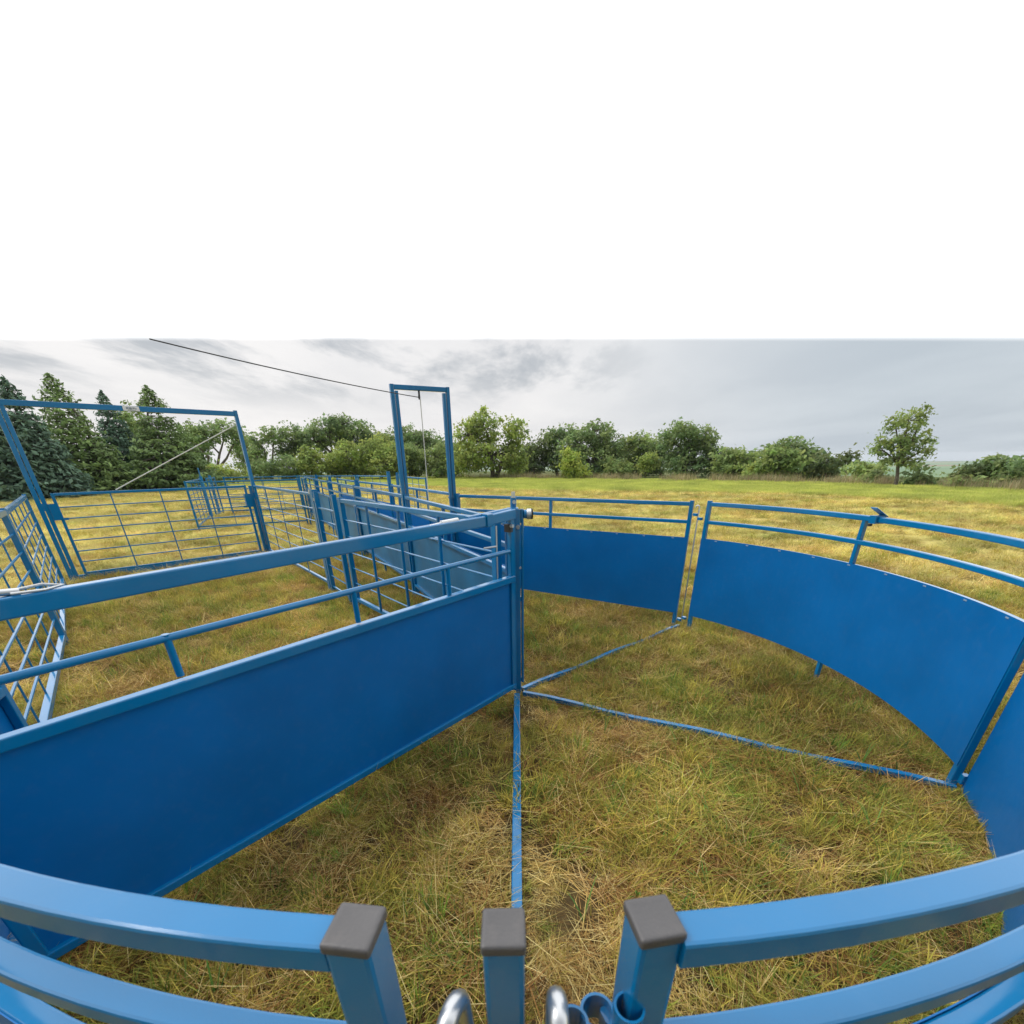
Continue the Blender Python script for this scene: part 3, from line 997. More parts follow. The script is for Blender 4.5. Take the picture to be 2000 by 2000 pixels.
# large patches of browner, yellower and greener sward
nt = grass_mat.node_tree
bs = nt.nodes['Principled BSDF']
src = bs.inputs['Base Color'].links[0].from_socket
g = N(nt, 'ShaderNodeNewGeometry')
n1 = N(nt, 'ShaderNodeTexNoise')
n1.inputs['Scale'].default_value = 1.25
n1.inputs['Detail'].default_value = 5
n1.inputs['Roughness'].default_value = 0.65
nt.links.new(g.outputs['Position'], n1.inputs['Vector'])
rr = ramp(nt, [(0.30, (0.78, 0.66, 0.6)), (0.43, (1.0, 0.96, 0.9)), (0.58, (1.0, 1.05, 0.9)), (0.72, (0.80, 1.0, 0.8))])
nt.links.new(n1.outputs['Fac'], rr.inputs['Fac'])
cc = mixc(nt, src, rr.outputs['Color'], 1.0, 'MULTIPLY')
nt.links.new(cc, bs.inputs['Base Color'])
for n in nt.nodes:
    if n.type == 'BSDF_TRANSLUCENT':
        nt.links.new(cc, n.inputs['Color'])


def proto_col(name, defs, mat):
    c = bpy.data.collections.new(name)
    for i, B in enumerate(defs):
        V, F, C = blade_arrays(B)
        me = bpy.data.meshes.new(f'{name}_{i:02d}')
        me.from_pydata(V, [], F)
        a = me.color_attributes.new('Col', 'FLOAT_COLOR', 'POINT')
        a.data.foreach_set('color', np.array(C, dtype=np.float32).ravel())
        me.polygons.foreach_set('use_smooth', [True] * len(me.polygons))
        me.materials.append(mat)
        o = bpy.data.objects.new(f'{name}_{i:02d}', me)
        c.objects.link(o)
    return c


def scatter(name, label, pts, var, rot, scl, col):
    me = bpy.data.meshes.new(name)
    me.from_pydata([tuple(p) for p in pts], [], [])
    for nm, ty, data in (('variant', 'INT', var), ('spin', 'FLOAT', rot), ('size', 'FLOAT', scl)):
        a = me.attributes.new(nm, ty, 'POINT')
        a.data.foreach_set('value', np.array(data, dtype=np.int32 if ty == 'INT' else np.float32))
    o = bpy.data.objects.new(name, me)
    COL.objects.link(o)
    o['kind'] = 'stuff'
    o['label'] = label
    o['category'] = 'grass'
    ng = bpy.data.node_groups.new(name + '_nodes', 'GeometryNodeTree')
    ng.interface.new_socket('Geometry', in_out='INPUT', socket_type='NodeSocketGeometry')
    ng.interface.new_socket('Geometry', in_out='OUTPUT', socket_type='NodeSocketGeometry')
    gi = ng.nodes.new('NodeGroupInput')
    go = ng.nodes.new('NodeGroupOutput')
    ci = ng.nodes.new('GeometryNodeCollectionInfo')
    ci.inputs['Collection'].default_value = col
    ci.inputs['Separate Children'].default_value = True
    ci.inputs['Reset Children'].default_value = True
    m2p = ng.nodes.new('GeometryNodeMeshToPoints')
    ip = ng.nodes.new('GeometryNodeInstanceOnPoints')
    ip.inputs['Pick Instance'].default_value = True

    def named(nm, ty):
        n = ng.nodes.new('GeometryNodeInputNamedAttribute')
        n.data_type = ty
        n.inputs['Name'].default_value = nm
        return n.outputs[0]
    cx = ng.nodes.new('ShaderNodeCombineXYZ')
    L = ng.links.new
    L(gi.outputs[0], m2p.inputs[0])
    L(m2p.outputs[0], ip.inputs['Points'])
    L(ci.outputs[0], ip.inputs['Instance'])
    L(named('variant', 'INT'), ip.inputs['Instance Index'])
    L(named('spin', 'FLOAT'), cx.inputs[2])
    L(cx.outputs[0], ip.inputs['Rotation'])
    L(named('size', 'FLOAT'), ip.inputs['Scale'])
    L(ip.outputs[0], go.inputs[0])
    md = o.modifiers.new('scatter', 'NODES')
    md.node_group = ng
    return o


rnd = random.Random(11)
defs = [patch('litter', 11, 0.16, rnd) for _ in range(4)] + [patch('yellow', 11, 0.16, rnd) for _ in range(5)] + [patch('green', 11, 0.16, rnd) for _ in range(4)] + [patch('lit_straw', 11, 0.16, rnd) for _ in range(4)]
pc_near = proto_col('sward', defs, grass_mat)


def seg_dist(x, y, a, b):
    ax, ay = a
    bx, by = b
    dx, dy = bx - ax, by - ay
    t = max(0, min(1, ((x - ax) * dx + (y - ay) * dy) / (dx * dx + dy * dy)))
    return hypot(x - ax - t * dx, y - ay - t * dy)


P, VR, RT, SZ = [], [], [], []


def add_pt(x, y, sc_, green_bias=0.0):
    """one tuft of sward; the kind follows broad patches of the field"""
    n = mnoise.noise((x * 1.7 + 5, y * 1.7, 1.7)) * 0.8 + green_bias + rnd.uniform(-0.28, 0.28)
    if n < -0.22:
        v = rnd.randrange(0, 4)
    elif n < 0.14:
        v = rnd.randrange(2, 10)
    else:
        v = rnd.randrange(5, 13)
    if hypot(x + 0.5, y - 2) > 6.5 + rnd.uniform(-1, 2.5) and rnd.random() < 0.72:  # most tufts away from the pen take the brightened straw
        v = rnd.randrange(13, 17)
    P.append((x, y, ground_z(x, y) - 0.004))
    VR.append(v)
    RT.append(rnd.uniform(0, 6.28))
    SZ.append(sc_)


def in_view(x, y, m=20):
    return abs(math.degrees(atan2(x, y + 0.55))) < 53 + m


# near: dense
stp = 0.150
yy = -0.2
while yy < 9:
    xx = -11.5
    while xx < 8.5:
        x, y = xx + rnd.uniform(-0.08, 0.08), yy + rnd.uniform(-0.08, 0.08)
        if in_view(x, y) and hypot(x, y) < 8.5:
            if mnoise.noise((x * 1.2 + 9, y * 1.2, 3.3)) < -0.40 and y > 1.3 and rnd.random() < 0.7:
                xx += stp
                continue
            s = rnd.uniform(0.7, 1.15) * (1.0 + 0.45 * mnoise.noise((x * 2.1, y * 2.1, 7.7)))
            if seg_dist(x, y, PIV, (-0.01, 0.3)) < 0.15:
                s *= 0.5
            elif seg_dist(x, y, PIV, (2.25, 1.8)) < 0.12:
                s *= 0.8
            elif seg_dist(x, y, PIV, (1.7, 4.33)) < 0.10:
                s *= 1.0
            add_pt(x, y, s, 0.16 if y < 2.0 else 0.05)
        xx += stp
    yy += stp
# middle distance, thinner and larger
for i in range(38000):
    a = radians(rnd.uniform(-66, 66))
    r = math.sqrt(rnd.uniform(7.8 ** 2, 44 ** 2))
    if r > interp(math.degrees(a), AZ, GREEN) or (r > 14 and rnd.random() < 0.3):
        continue
    add_pt(r * sin(a), r * cos(a), rnd.uniform(1.0, 1.6) * (0.8 + r / 60), -0.30 if r > 6.5 else 0)
scatter('mown_grass', 'mown yellow green stubble and straw covering the field', P, VR, RT, SZ, pc_near)


# single longer stems and broad blades lying about
def stems():
    B = []
    for i in range(420):
        a = radians(rnd.uniform(-56, 56))
        r = math.sqrt(rnd.uniform(0.15, 36))
        x, y = r * sin(a), r * cos(a) + 0.1
        if rnd.random() < 0.7:
            th = rnd.uniform(1.35, 1.5)
            B.append((x, y, rnd.uniform(0.035, 0.06), rnd.uniform(0, 6.28), rnd.uniform(0.18, 0.42), th, th + rnd.uniform(0.05, 0.2), rnd.uniform(0.002, 0.0035), rnd.choice(STRAW)))
        else:
            a2 = rnd.uniform(0, 6.28)
            for k in range(rnd.randrange(2, 5)):
                th = rnd.uniform(0.3, 0.8)
                B.append((x, y, 0.0, a2 + rnd.uniform(-1.5, 1.5), rnd.uniform(0.10, 0.2), th, th + 0.8, rnd.uniform(0.006, 0.010), rnd.choice([(0.12, 0.24, 0.05), (0.18, 0.30, 0.08), (0.10, 0.2, 0.06)])))
    return B


V, F, C = blade_arrays(stems())
me = bpy.data.meshes.new('loose_stems')
me.from_pydata(V, [], F)
a = me.color_attributes.new('Col', 'FLOAT_COLOR', 'POINT')
a.data.foreach_set('color', np.array(C, dtype=np.float32).ravel())
me.materials.append(grass_mat)
o = bpy.data.objects.new('loose_stems', me)
COL.objects.link(o)
o['kind'] = 'stuff'
o['label'] = 'loose straw stems and broad green blades on the mown grass'
o['category'] = 'grass'

# green unmown strip
defs = []
for q in range(5):
    B = []
    for i in range(160):
        col = rnd.choice([(0.42, 0.48, 0.10), (0.37, 0.44, 0.09), (0.49, 0.52, 0.13), (0.52, 0.51, 0.15)])
        th = rnd.uniform(0.05, 0.5)
        B.append((rnd.uniform(-0.5, 0.5), rnd.uniform(-0.5, 0.5), 0, rnd.uniform(0, 6.28), rnd.uniform(0.12, 0.26), th, th + 0.7, rnd.uniform(0.012, 0.022), col))
    defs.append(B)
pc_green = proto_col('meadow', defs, leafy('meadow_blades', (1, 1, 1), 0.35))
P, VR, RT, SZ = [], [], [], []
for i in range(9000):
    az = rnd.uniform(-56, 58)
    g0_, g1_ = interp(az, AZ, GREEN) - 0.5, edge_r(az) + 2
    r = rnd.uniform(g0_, g1_)
    x, y = r * sin(radians(az)), r * cos(radians(az))
    P.append((x, y, ground_z(x, y)))
    VR.append(rnd.randrange(5))
    RT.append(rnd.uniform(0, 6.28))
    SZ.append(rnd.uniform(0.5, 1.0))
scatter('meadow_grass', 'bright green unmown grass strip before the trees', P, VR, RT, SZ, pc_green)

# tall dry grass fringe along the field edge
defs = []
for q in range(5):
    B = []
    for i in range(34):
        col = rnd.choice([(0.40, 0.33, 0.20), (0.32, 0.25, 0.14), (0.46, 0.40, 0.26), (0.20, 0.22, 0.08)])
        th = rnd.uniform(0.0, 0.18)
        B.append((rnd.uniform(-0.5, 0.5), rnd.uniform(-0.3, 0.3), 0, rnd.uniform(0, 6.28), rnd.uniform(0.30, 0.75), th, th + 0.3, rnd.uniform(0.015, 0.028), col))
    defs.append(B)
pc_dry = proto_col('fringe', defs, leafy('dry_stalks', (1, 1, 1), 0.3))
P, VR, RT, SZ = [], [], [], []
for i in range(620):
    az = rnd.uniform(-12, 58)
    r = edge_r(az) + rnd.uniform(-0.2, 2.6)
    if mnoise.noise((az * 0.35, 0.3, 4)) < -0.25:
        continue
    x, y = r * sin(radians(az)), r * cos(radians(az))
    P.append((x, y, ground_z(x, y)))
    VR.append(rnd.randrange(5))
    RT.append(rnd.uniform(0, 6.28))
    SZ.append(rnd.uniform(0.5, 1.05))
scatter('dry_grass', 'tall tan dry grass fringe along the field edge', P, VR, RT, SZ, pc_dry)


# ================================================================== trees
def leaf_mesh(name, centers, normals, sizes, cols, mat, parent, aspect=0.6):
    n = len(centers)
    c = np.asarray(centers)
    nr = np.asarray(normals)
    nr /= np.linalg.norm(nr, axis=1, keepdims=True) + 1e-9
    h = rng.normal(size=(n, 3))
    u = np.cross(nr, h)
    u /= np.linalg.norm(u, axis=1, keepdims=True) + 1e-9
    v = np.cross(nr, u)
    s = np.asarray(sizes)[:, None]
    k1 = s * (0.5 + 0.25 * rng.random((n, 1)))
    k2 = s * aspect * (0.5 + 0.25 * rng.random((n, 1)))
    bend = nr * s * 0.12
    verts = np.stack([c - u * k1, c - v * k2 + bend, c + u * k1, c + v * k2 + bend], 1).reshape(-1, 3)
    b = base_of(parent)
    verts = verts - np.array([b.x, b.y, b.z])
    me = bpy.data.meshes.new(name)
    me.vertices.add(n * 4)
    me.vertices.foreach_set('co', verts.astype(np.float32).ravel())
    me.loops.add(n * 4)
    me.loops.foreach_set('vertex_index', np.arange(n * 4, dtype=np.int32))
    me.polygons.add(n)
    me.polygons.foreach_set('loop_start', np.arange(0, n * 4, 4, dtype=np.int32))
    me.polygons.foreach_set('loop_total', np.full(n, 4, dtype=np.int32))
    me.update(calc_edges=True)
    a = me.color_attributes.new('Col', 'FLOAT_COLOR', 'POINT')
    cc = np.ones((n, 4))
    cc[:, :3] = cols
    a.data.foreach_set('color', np.repeat(cc, 4, axis=0).astype(np.float32).ravel())
    me.materials.append(mat)
    me.validate()
    o = bpy.data.objects.new(name, me)
    COL.objects.link(o)
    o.parent = parent
    return o


def limb(mb, p0, p1, r0, r1, rnd, n=5):
    p0, p1 = Vector(p0), Vector(p1)
    pts = []
    L = (p1 - p0).length
    off = Vector((rnd.uniform(-1, 1), rnd.uniform(-1, 1), rnd.uniform(-0.3, 0.6))) * L * 0.10
    base = len(mb.v)
    k = 6
    for i in range(n + 1):
        f = i / n
        p = p0.lerp(p1, f) + off * sin(pi * f)
        r = r0 + (r1 - r0) * f
        t = (p1 - p0).normalized()
        e1 = t.orthogonal().normalized()
        e2 = t.cross(e1)
        for j in range(k):
            a = 2 * pi * j / k
            mb.v.append(tuple(p + (e1 * cos(a) + e2 * sin(a)) * r))
        pts.append(p)
    for i in range(n):
        for j in range(k):
            a = base + i * k + j
            b_ = base + i * k + (j + 1) % k
            mb.f.append((a, b_, b_ + k, a + k))
    return pts


def tree(name, label, cat, base_px, dist, blobs, col, seed, group=None, dens=0.78, leaf=0.24, trunk_px=7, gaps=0.35, stems=1, spread=0.0, bare=0.0, fat=1.13):
    """blobs: (px, py, rx, ry) of crown lumps as photographed, turned into metres at the tree's own distance"""
    rnd_ = random.Random(seed)
    rg = np.random.default_rng(seed)
    b = at(base_px, 940, dist)
    gz = ground_z(b.x, b.y)
    base = Vector((b.x, b.y, gz))
    t = thing(name, label, cat, base, group)
    fw = Vector((b.x, b.y, 0)).normalized()
    m_px = dist / (FPX * hypot(ray(base_px, 900).x, ray(base_px, 900).y)) * ray(base_px, 900).length * FPX / FPX
    # metres per photo pixel at this distance (vertical)
    pa, pb = at(base_px, 900, dist), at(base_px, 910, dist)
    mv = (pa.z - pb.z) / 10
    pa, pb = at(base_px - 5, 900, dist), at(base_px + 5, 900, dist)
    mh = hypot(pa.x - pb.x, pa.y - pb.y) / 10
    lumps = []
    for (px, py, rx, ry) in blobs:
        c = at(px, py, dist)
        dep = rnd_.uniform(-0.5, 0.5) * rx * mh
        lumps.append((c + fw * dep, rx * mh * fat, ry * mv * fat))
    C, Nn, S, K = [], [], [], []
    sk = MB()
    top = max(l[0].z for l in lumps)
    # trunk
    tr = trunk_px * mh / 2
    forks = []
    for s in range(stems):
        dx = (s - (stems - 1) / 2) * spread
        tgt = lumps[min(s, len(lumps) - 1)][0]
        mid = Vector((base.x + dx, base.y, 0))
        fk = base.lerp(Vector((tgt.x, tgt.y, tgt.z)), 0.55)
        limb(sk, base + Vector((dx * 0.3, 0, -0.2)), fk, tr, tr * 0.6, rnd_)
        forks.append(fk)
    for (lc_, rx, rz) in lumps:
        fk = min(forks, key=lambda f: (f - lc_).length)
        limb(sk, fk, lc_, tr * 0.55, tr * 0.22, rnd_)
        vol = rx * rx * rz
        ncl = max(16, int(3.2 * dens * (rx * rz) / (leaf * leaf)))
        for i in range(ncl):
            d = rg.normal(size=3)
            d /= np.linalg.norm(d)
            rr = (0.42 + 0.54 * rg.random() ** 0.6) * (1.0 + 0.32 * mnoise.noise((d[0] * 2.6 + seed * 3, d[1] * 2.6, d[2] * 2.6)))
            if mnoise.noise((d[0] * 2.2 + seed, d[1] * 2.2, d[2] * 2.2)) < -0.46 + gaps * 0.4 and rr > 0.6 and rg.random() < gaps * 1.3:
                continue
            p = np.array(lc_) + d * np.array([rx, rx, rz]) * rr
            if i % 3 == 0:
                limb(sk, lc_.lerp(Vector(p), 0.1), Vector(p), tr * 0.16, tr * 0.05, rnd_, 3)
            if rg.random() < bare:
                continue
            k = int(rg.integers(9, 20))
            cs = leaf * (1.2 + 1.3 * rg.random())
            q = p + rg.normal(size=(k, 3)) * np.array([cs, cs, cs * 0.6]) * 0.55
            C.append(q)
            nn = rg.normal(size=(k, 3)) * 0.75 + np.array([0, 0, 0.75]) + d * 0.5
            Nn.append(nn)
            S.append(leaf * (0.65 + 0.7 * rg.random(k)))
            br = (0.72 + 0.5 * rg.random()) * (0.85 + 0.3 * rg.random((k, 1)))
            hue = np.array([1 + 0.25 * (rg.random() - 0.5), 1, 1 + 0.3 * (rg.random() - 0.5)])
            K.append(np.array(col) * br * hue)
    part('trunk', sk, BARK, t, smooth=True)
    if C:
        leaf_mesh('crown', np.concatenate(C), np.concatenate(Nn), np.concatenate(S), np.concatenate(K), FOLIAGE, t)
    return t


def spruce(label, base_px, top_py, dist, half_px, col, seed, group, base_py=962):
    rnd_ = random.Random(seed)
    rg = np.random.default_rng(seed)
    b = at(base_px, top_py, dist)
    base = Vector((b.x, b.y, ground_z(b.x, b.y)))
    top = at(base_px, top_py, dist).z - base.z
    pa, pb = at(base_px - 5, 900, dist), at(base_px + 5, 900, dist)
    R = half_px * hypot(pa.x - pb.x, pa.y - pb.y) / 10
    t = thing('spruce_tree', label, 'tree', base, group)
    sk = MB()
    limb(sk, base + Vector((0, 0, -0.2)), base + Vector((0, 0, top * 0.97)), 0.17, 0.02, rnd_, 8)
    C, Nn, S, K = [], [], [], []
    nlev = 38
    for i in range(nlev):
        f = i / (nlev - 1)
        z = top * (0.05 + 0.93 * f)
        rad = R * (1 - f) ** 0.82 * (0.90 + 0.16 * rnd_.random()) + 0.07
        nb = max(5, int(16 * (1 - f * 0.65)))
        a0 = rnd_.uniform(0, 6.28)
        for j in range(nb):
            a = a0 + 2 * pi * j / nb + rnd_.uniform(-0.2, 0.2)
            rr = rad * rnd_.uniform(0.74, 1.13)
            tipz = z + (0.30 * rr if f > 0.75 else -0.16 * rr + 0.06)
            o_ = base + Vector((0, 0, z))
            tip = Vector((base.x + cos(a) * rr, base.y + sin(a) * rr, base.z + tipz))
            if j % 2 == 0:
                limb(sk, o_, tip, 0.035 * (1 - f) + 0.01, 0.008, rnd_, 3)
            k = max(7, int(17 * rr / 1.6) + 5)
            fr = np.sqrt(rg.random(k)) * 0.85 + 0.18
            pos = np.array(o_)[None] * (1 - fr[:, None]) + np.array(tip)[None] * fr[:, None]
            tang = np.array([-sin(a), cos(a), 0])
            pos += tang * (rg.normal(size=(k, 1)) * 0.16 * rr * fr[:, None])
            pos[:, 2] += -0.10 * rr * np.sin(fr * pi) + rg.normal(size=k) * 0.05
            C.append(pos)
            Nn.append(rg.normal(size=(k, 3)) * 0.45 + np.array([cos(a) * 0.45, sin(a) * 0.45, 0.8]))
            S.append(0.30 * (0.7 + 0.6 * rg.random(k)) * (0.6 + 0.4 * (1 - f)))
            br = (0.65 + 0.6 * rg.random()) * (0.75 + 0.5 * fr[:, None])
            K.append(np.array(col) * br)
    part('trunk', sk, BARK, t, smooth=True)
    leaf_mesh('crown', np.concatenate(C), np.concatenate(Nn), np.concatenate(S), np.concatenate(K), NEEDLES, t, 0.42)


GS = 'spruces on the left of the field'
BLUEG = (0.115, 0.19, 0.135)
SPG = (0.165, 0.245, 0.09)
spruce('leftmost blue green spruce cut by the picture edge', 4, 735, 37, 104, BLUEG, 1, GS)
spruce('blue green spruce mostly outside the picture at the far left', -62, 745, 36, 90, BLUEG, 9, GS)
spruce('tallest broad spruce behind the tall gate frame', 92, 727, 40, 126, SPG, 2, GS)
spruce('thinner spruce between the two broad ones', 196, 763, 44, 76, BLUEG, 3, GS)
spruce('broad spruce right of the label on the gate frame', 284, 752, 41, 108, SPG, 4, GS)

GT = 'trees along the field edge'
DK = (0.25, 0.34, 0.14)
MD = (0.30, 0.385, 0.14)
LT = (0.34, 0.42, 0.12)
YL = (0.36, 0.44, 0.10)
OL = (0.20, 0.25, 0.11)
T = tree
T('broadleaf_tree', 'pale tree showing behind the top of the broad spruce', 'tree', 255, 52, [(255, 815, 24, 22), (268, 850, 26, 30)], MD, 20, GT)
T('broadleaf_tree', 'umbrella shaped tree with bare leaning trunks right of the spruces', 'tree', 415, 58, [(400, 850, 30, 20), (440, 838, 32, 18), (465, 855, 20, 24), (370, 850, 24, 24)], DK, 21, GT, gaps=0.7, stems=3, spread=1.2, trunk_px=8)
T('broadleaf_tree', 'open airy tree right of the gate frame post', 'tree', 530, 62, [(510, 868, 26, 18), (535, 850, 28, 16), (500, 890, 20, 14), (560, 880, 20, 20)], DK, 22, GT, gaps=0.8, stems=3, spread=1.0)
T('broadleaf_tree', 'open tree with a round top left of the big dark crown', 'tree', 580, 62, [(572, 850, 26, 18), (590, 870, 24, 22), (555, 895, 18, 20)], DK, 23, GT, gaps=0.7, stems=2, spread=1.0)
T('broadleaf_tree', 'big dark crowned tree with dead twigs on top', 'tree', 660, 64, [(640, 845, 40, 24), (690, 845, 40, 26), (660, 830, 22, 16), (720, 862, 26, 20), (615, 862, 26, 24)], DK, 24, GT, gaps=0.4, trunk_px=10, stems=2, spread=1.0)
T('broadleaf_tree', 'dark tree seen through the drop gate frame', 'tree', 822, 64, [(805, 848, 24, 14), (838, 862, 24, 20), (815, 872, 34, 22)], DK, 25, GT, gaps=0.5)
T('broadleaf_tree', 'two lobed pale green tree right of the drop gate frame', 'tree', 965, 50, [(945, 832, 34, 28), (1005, 848, 24, 26), (915, 850, 24, 22), (960, 890, 62, 28), (915, 895, 34, 26), (1005, 900, 26, 24)], LT, 26, GT, gaps=0.55, trunk_px=10, stems=2, spread=0.8)
T('broadleaf_tree', 'dull slender tree between the pale two lobed tree and the dark grove', 'tree', 1045, 56, [(1040, 885, 22, 24), (1055, 872, 16, 16), (1045, 908, 24, 20)], OL, 27, GT, gaps=0.6)
T('broadleaf_tree', 'flat topped dark tree at the left of the central grove', 'tree', 1090, 57, [(1085, 855, 26, 18), (1110, 848, 24, 14), (1075, 885, 20, 28), (1100, 895, 30, 26)], DK, 28, GT, gaps=0.45)
T('broadleaf_tree', 'large round dark tree in the central grove', 'tree', 1165, 52, [(1160, 845, 36, 18), (1130, 870, 32, 26), (1185, 868, 28, 28), (1155, 900, 48, 28), (1195, 900, 18, 26)], DK, 29, GT, gaps=0.35, trunk_px=10)
T('broadleaf_tree', 'ragged topped tree right of the large round one', 'tree', 1245, 54, [(1250, 858, 18, 14), (1230, 880, 26, 22), (1265, 875, 22, 20), (1245, 905, 40, 24)], MD, 30, GT, gaps=0.6)
T('broadleaf_tree', 'tallest dark tree of the central grove', 'tree', 1340, 50, [(1335, 840, 28, 18), (1365, 855, 26, 20), (1310, 860, 22, 20), (1345, 885, 44, 30), (1340, 910, 46, 22), (1385, 875, 12, 26)], DK, 31, GT, gaps=0.45, trunk_px=10)
T('broadleaf_tree', 'low mid green tree right of the tallest grove tree', 'tree', 1430, 46, [(1425, 893, 32, 18), (1460, 898, 24, 20), (1435, 915, 42, 18)], MD, 32, GT, gaps=0.35)
T('broadleaf_tree', 'round dark tree with a bright front at the right of the grove', 'tree', 1545, 44, [(1545, 870, 32, 14), (1570, 885, 20, 18), (1540, 900, 44, 26), (1515, 885, 22, 18)], DK, 33, GT, gaps=0.35)
T('broadleaf_tree', 'bright green tree in front of the round dark one', 'tree', 1520, 41, [(1520, 895, 36, 20), (1500, 912, 26, 18), (1545, 908, 34, 22)], MD, 34, GT, gaps=0.3)
T('broadleaf_tree', 'grey green tree left of the bare one', 'tree', 1612, 42, [(1610, 905, 24, 18), (1600, 922, 26, 16), (1630, 915, 16, 18)], OL, 35, GT, gaps=0.5)
T('broadleaf_tree', 'thin nearly bare tree near the valley gap', 'tree', 1650, 41, [(1655, 895, 16, 10), (1645, 910, 12, 16), (1665, 890, 10, 6)], OL, 36, GT, gaps=0.6, bare=0.55, dens=0.8, trunk_px=4)
T('broadleaf_tree', 'tall lone tree standing before the valley on the right', 'tree', 1752, 33.5, [(1758, 868, 22, 18), (1775, 822, 32, 24), (1797, 811, 18, 20), (1748, 826, 24, 20), (1790, 855, 34, 22), (1720, 860, 24, 16), (1765, 868, 38, 22), (1800, 880, 24, 20), (1722, 878, 22, 16), (1748, 895, 28, 15), (1785, 900, 26, 14)],
  MD, 37, GT, gaps=0.75, leaf=0.135, dens=0.5, trunk_px=11, fat=1.05)
for i, (px, d_, bl) in enumerate(((1890, 36, [(1885, 925, 24, 22), (1875, 942, 18, 14)]), (1930, 37, [(1925, 915, 26, 24), (1935, 935, 30, 20)]),
                                  (1968, 36, [(1965, 910, 26, 18), (1975, 930, 30, 24)]), (2010, 35, [(2005, 915, 24, 18), (2000, 940, 30, 20)]))):
    T('broadleaf_tree', ['leftmost rounded tree of the dark clump at the right edge', 'second tree of the dark clump at the right edge', 'highest tree of the dark clump at the right edge', 'last tree of the right clump, cut by the picture edge'][i],
      'tree', px, d_, bl, DK if i != 0 else OL, 50 + i, GT, gaps=0.25, leaf=0.19, dens=1.2)

for i, (px, d_, bl, col, lab) in enumerate((
        (385, 66, [(380, 870, 30, 26), (365, 895, 30, 26)], DK, 'shaded tree just right of the broad spruce'),
        (480, 68, [(480, 880, 26, 26), (490, 905, 30, 20)], MD, 'low tree seen through the tall gateway, right of the umbrella shaped tree'),
        (765, 66, [(770, 862, 36, 18), (740, 880, 34, 22)], MD, 'mid green tree behind the left post of the narrow gateway'),
        (875, 62, [(880, 885, 26, 26), (870, 912, 30, 18)], DK, 'dark tree behind the right post of the narrow gateway'),
        (1025, 58, [(1022, 895, 22, 24), (1015, 915, 26, 16)], MD, 'mid green tree right of the two lobed tree'),
        (1210, 58, [(1212, 885, 22, 24), (1215, 910, 26, 18)], DK, 'dark tree filling the gap right of the large round tree'),
        (1290, 55, [(1285, 880, 22, 22), (1290, 908, 26, 20)], DK, 'dark tree left of the tallest grove tree'),
        (1400, 50, [(1402, 890, 20, 20), (1405, 912, 26, 18)], DK, 'dark tree right of the tallest grove tree'),
        (1480, 46, [(1482, 900, 22, 20)], DK, 'dark low tree between the mid green and the round dark tree'),
        (1585, 44, [(1588, 900, 18, 24), (1580, 920, 22, 16)], DK, 'dark tree right of the round dark one'))):
    T('broadleaf_tree', lab, 'tree', px, d_, bl, col, 120 + i, GT, gaps=0.35)

GB = 'bushes along the field edge'
bush = [(350, 46, [(345, 925, 30, 14)], MD, 'low bush at the foot of the right hand spruce'),
        (430, 50, [(425, 922, 30, 14), (450, 928, 26, 12)], LT, 'bright low bush under the umbrella shaped tree'),
        (505, 54, [(510, 918, 28, 18)], DK, 'dark bush behind the gate frame post'),
        (565, 54, [(562, 915, 34, 22)], DK, 'round dark bush under the open airy trees'),
        (610, 52, [(610, 905, 30, 26), (600, 890, 18, 14)], LT, 'tall bright bush under the big dark crown'),
        (690, 54, [(680, 892, 36, 24), (700, 910, 40, 20), (655, 912, 26, 18)], LT, 'pale green thicket bush left of the drop gate frame'),
        (745, 53, [(745, 880, 40, 24), (755, 905, 40, 24)], LT, 'highest pale thicket bush behind the drop gate frame'),
        (800, 55, [(795, 890, 34, 22), (810, 910, 34, 20)], MD, 'green thicket bush between the drop gate posts'),
        (860, 53, [(860, 895, 30, 24), (865, 915, 34, 16)], MD, 'green thicket bush just right of the drop gate frame'),
        (1115, 45, [(1115, 905, 16, 24), (1125, 922, 24, 14), (1110, 890, 9, 14)], YL, 'small bright yellow green sapling bush before the grove'),
        (1260, 48, [(1265, 905, 18, 18)], LT, 'bright bush under the ragged topped tree'),
        (1210, 50, [(1208, 915, 26, 16)], MD, 'low bush right of the large round tree'),
        (1475, 42, [(1478, 922, 26, 16)], LT, 'bright low bush before the mid green tree'),
        (1680, 38, [(1680, 920, 30, 16), (1700, 925, 26, 18)], MD, 'low green bush left of the tall lone tree'),
        (1770, 35, [(1790, 932, 24, 18), (1803, 940, 18, 12)], DK, 'dark bush at the foot of the tall lone tree'),
        (1735, 36, [(1712, 934, 22, 14)], OL, 'grey green bush behind the lone tree trunk'),
        (1835, 60, [(1835, 944, 8, 9)], DK, 'tiny round bush in the valley gap'),
        (1880, 33.5, [(1872, 948, 22, 12), (1900, 950, 20, 10)], MD, 'low pale bush before the right hand clump')]
for i, (px, d_, bl, col, lab) in enumerate(bush):
    T('bush', lab, 'bush', px, d_, bl, col, 80 + i, GB, gaps=0.25, leaf=0.21, trunk_px=3, dens=1.0)
# dead twigs on the big dark crown belong to that tree
bt = [o for o in bpy.data.objects if o.get('label') == 'big dark crowned tree with dead twigs on top'][0]
mbx = MB()
r_ = random.Random(5)
o0 = at(662, 835, 64)
for i in range(26):
    limb(mbx, o0 + Vector((r_.uniform(-1.2, 1.2), 0, r_.uniform(-0.3, 0.3))), o0 + Vector((r_.uniform(-1.4, 1.8), r_.uniform(-1, 1), r_.uniform(0.3, 1.3))), 0.05, 0.02, r_, 4)
part('dead_twigs', mbx, BARK, bt)

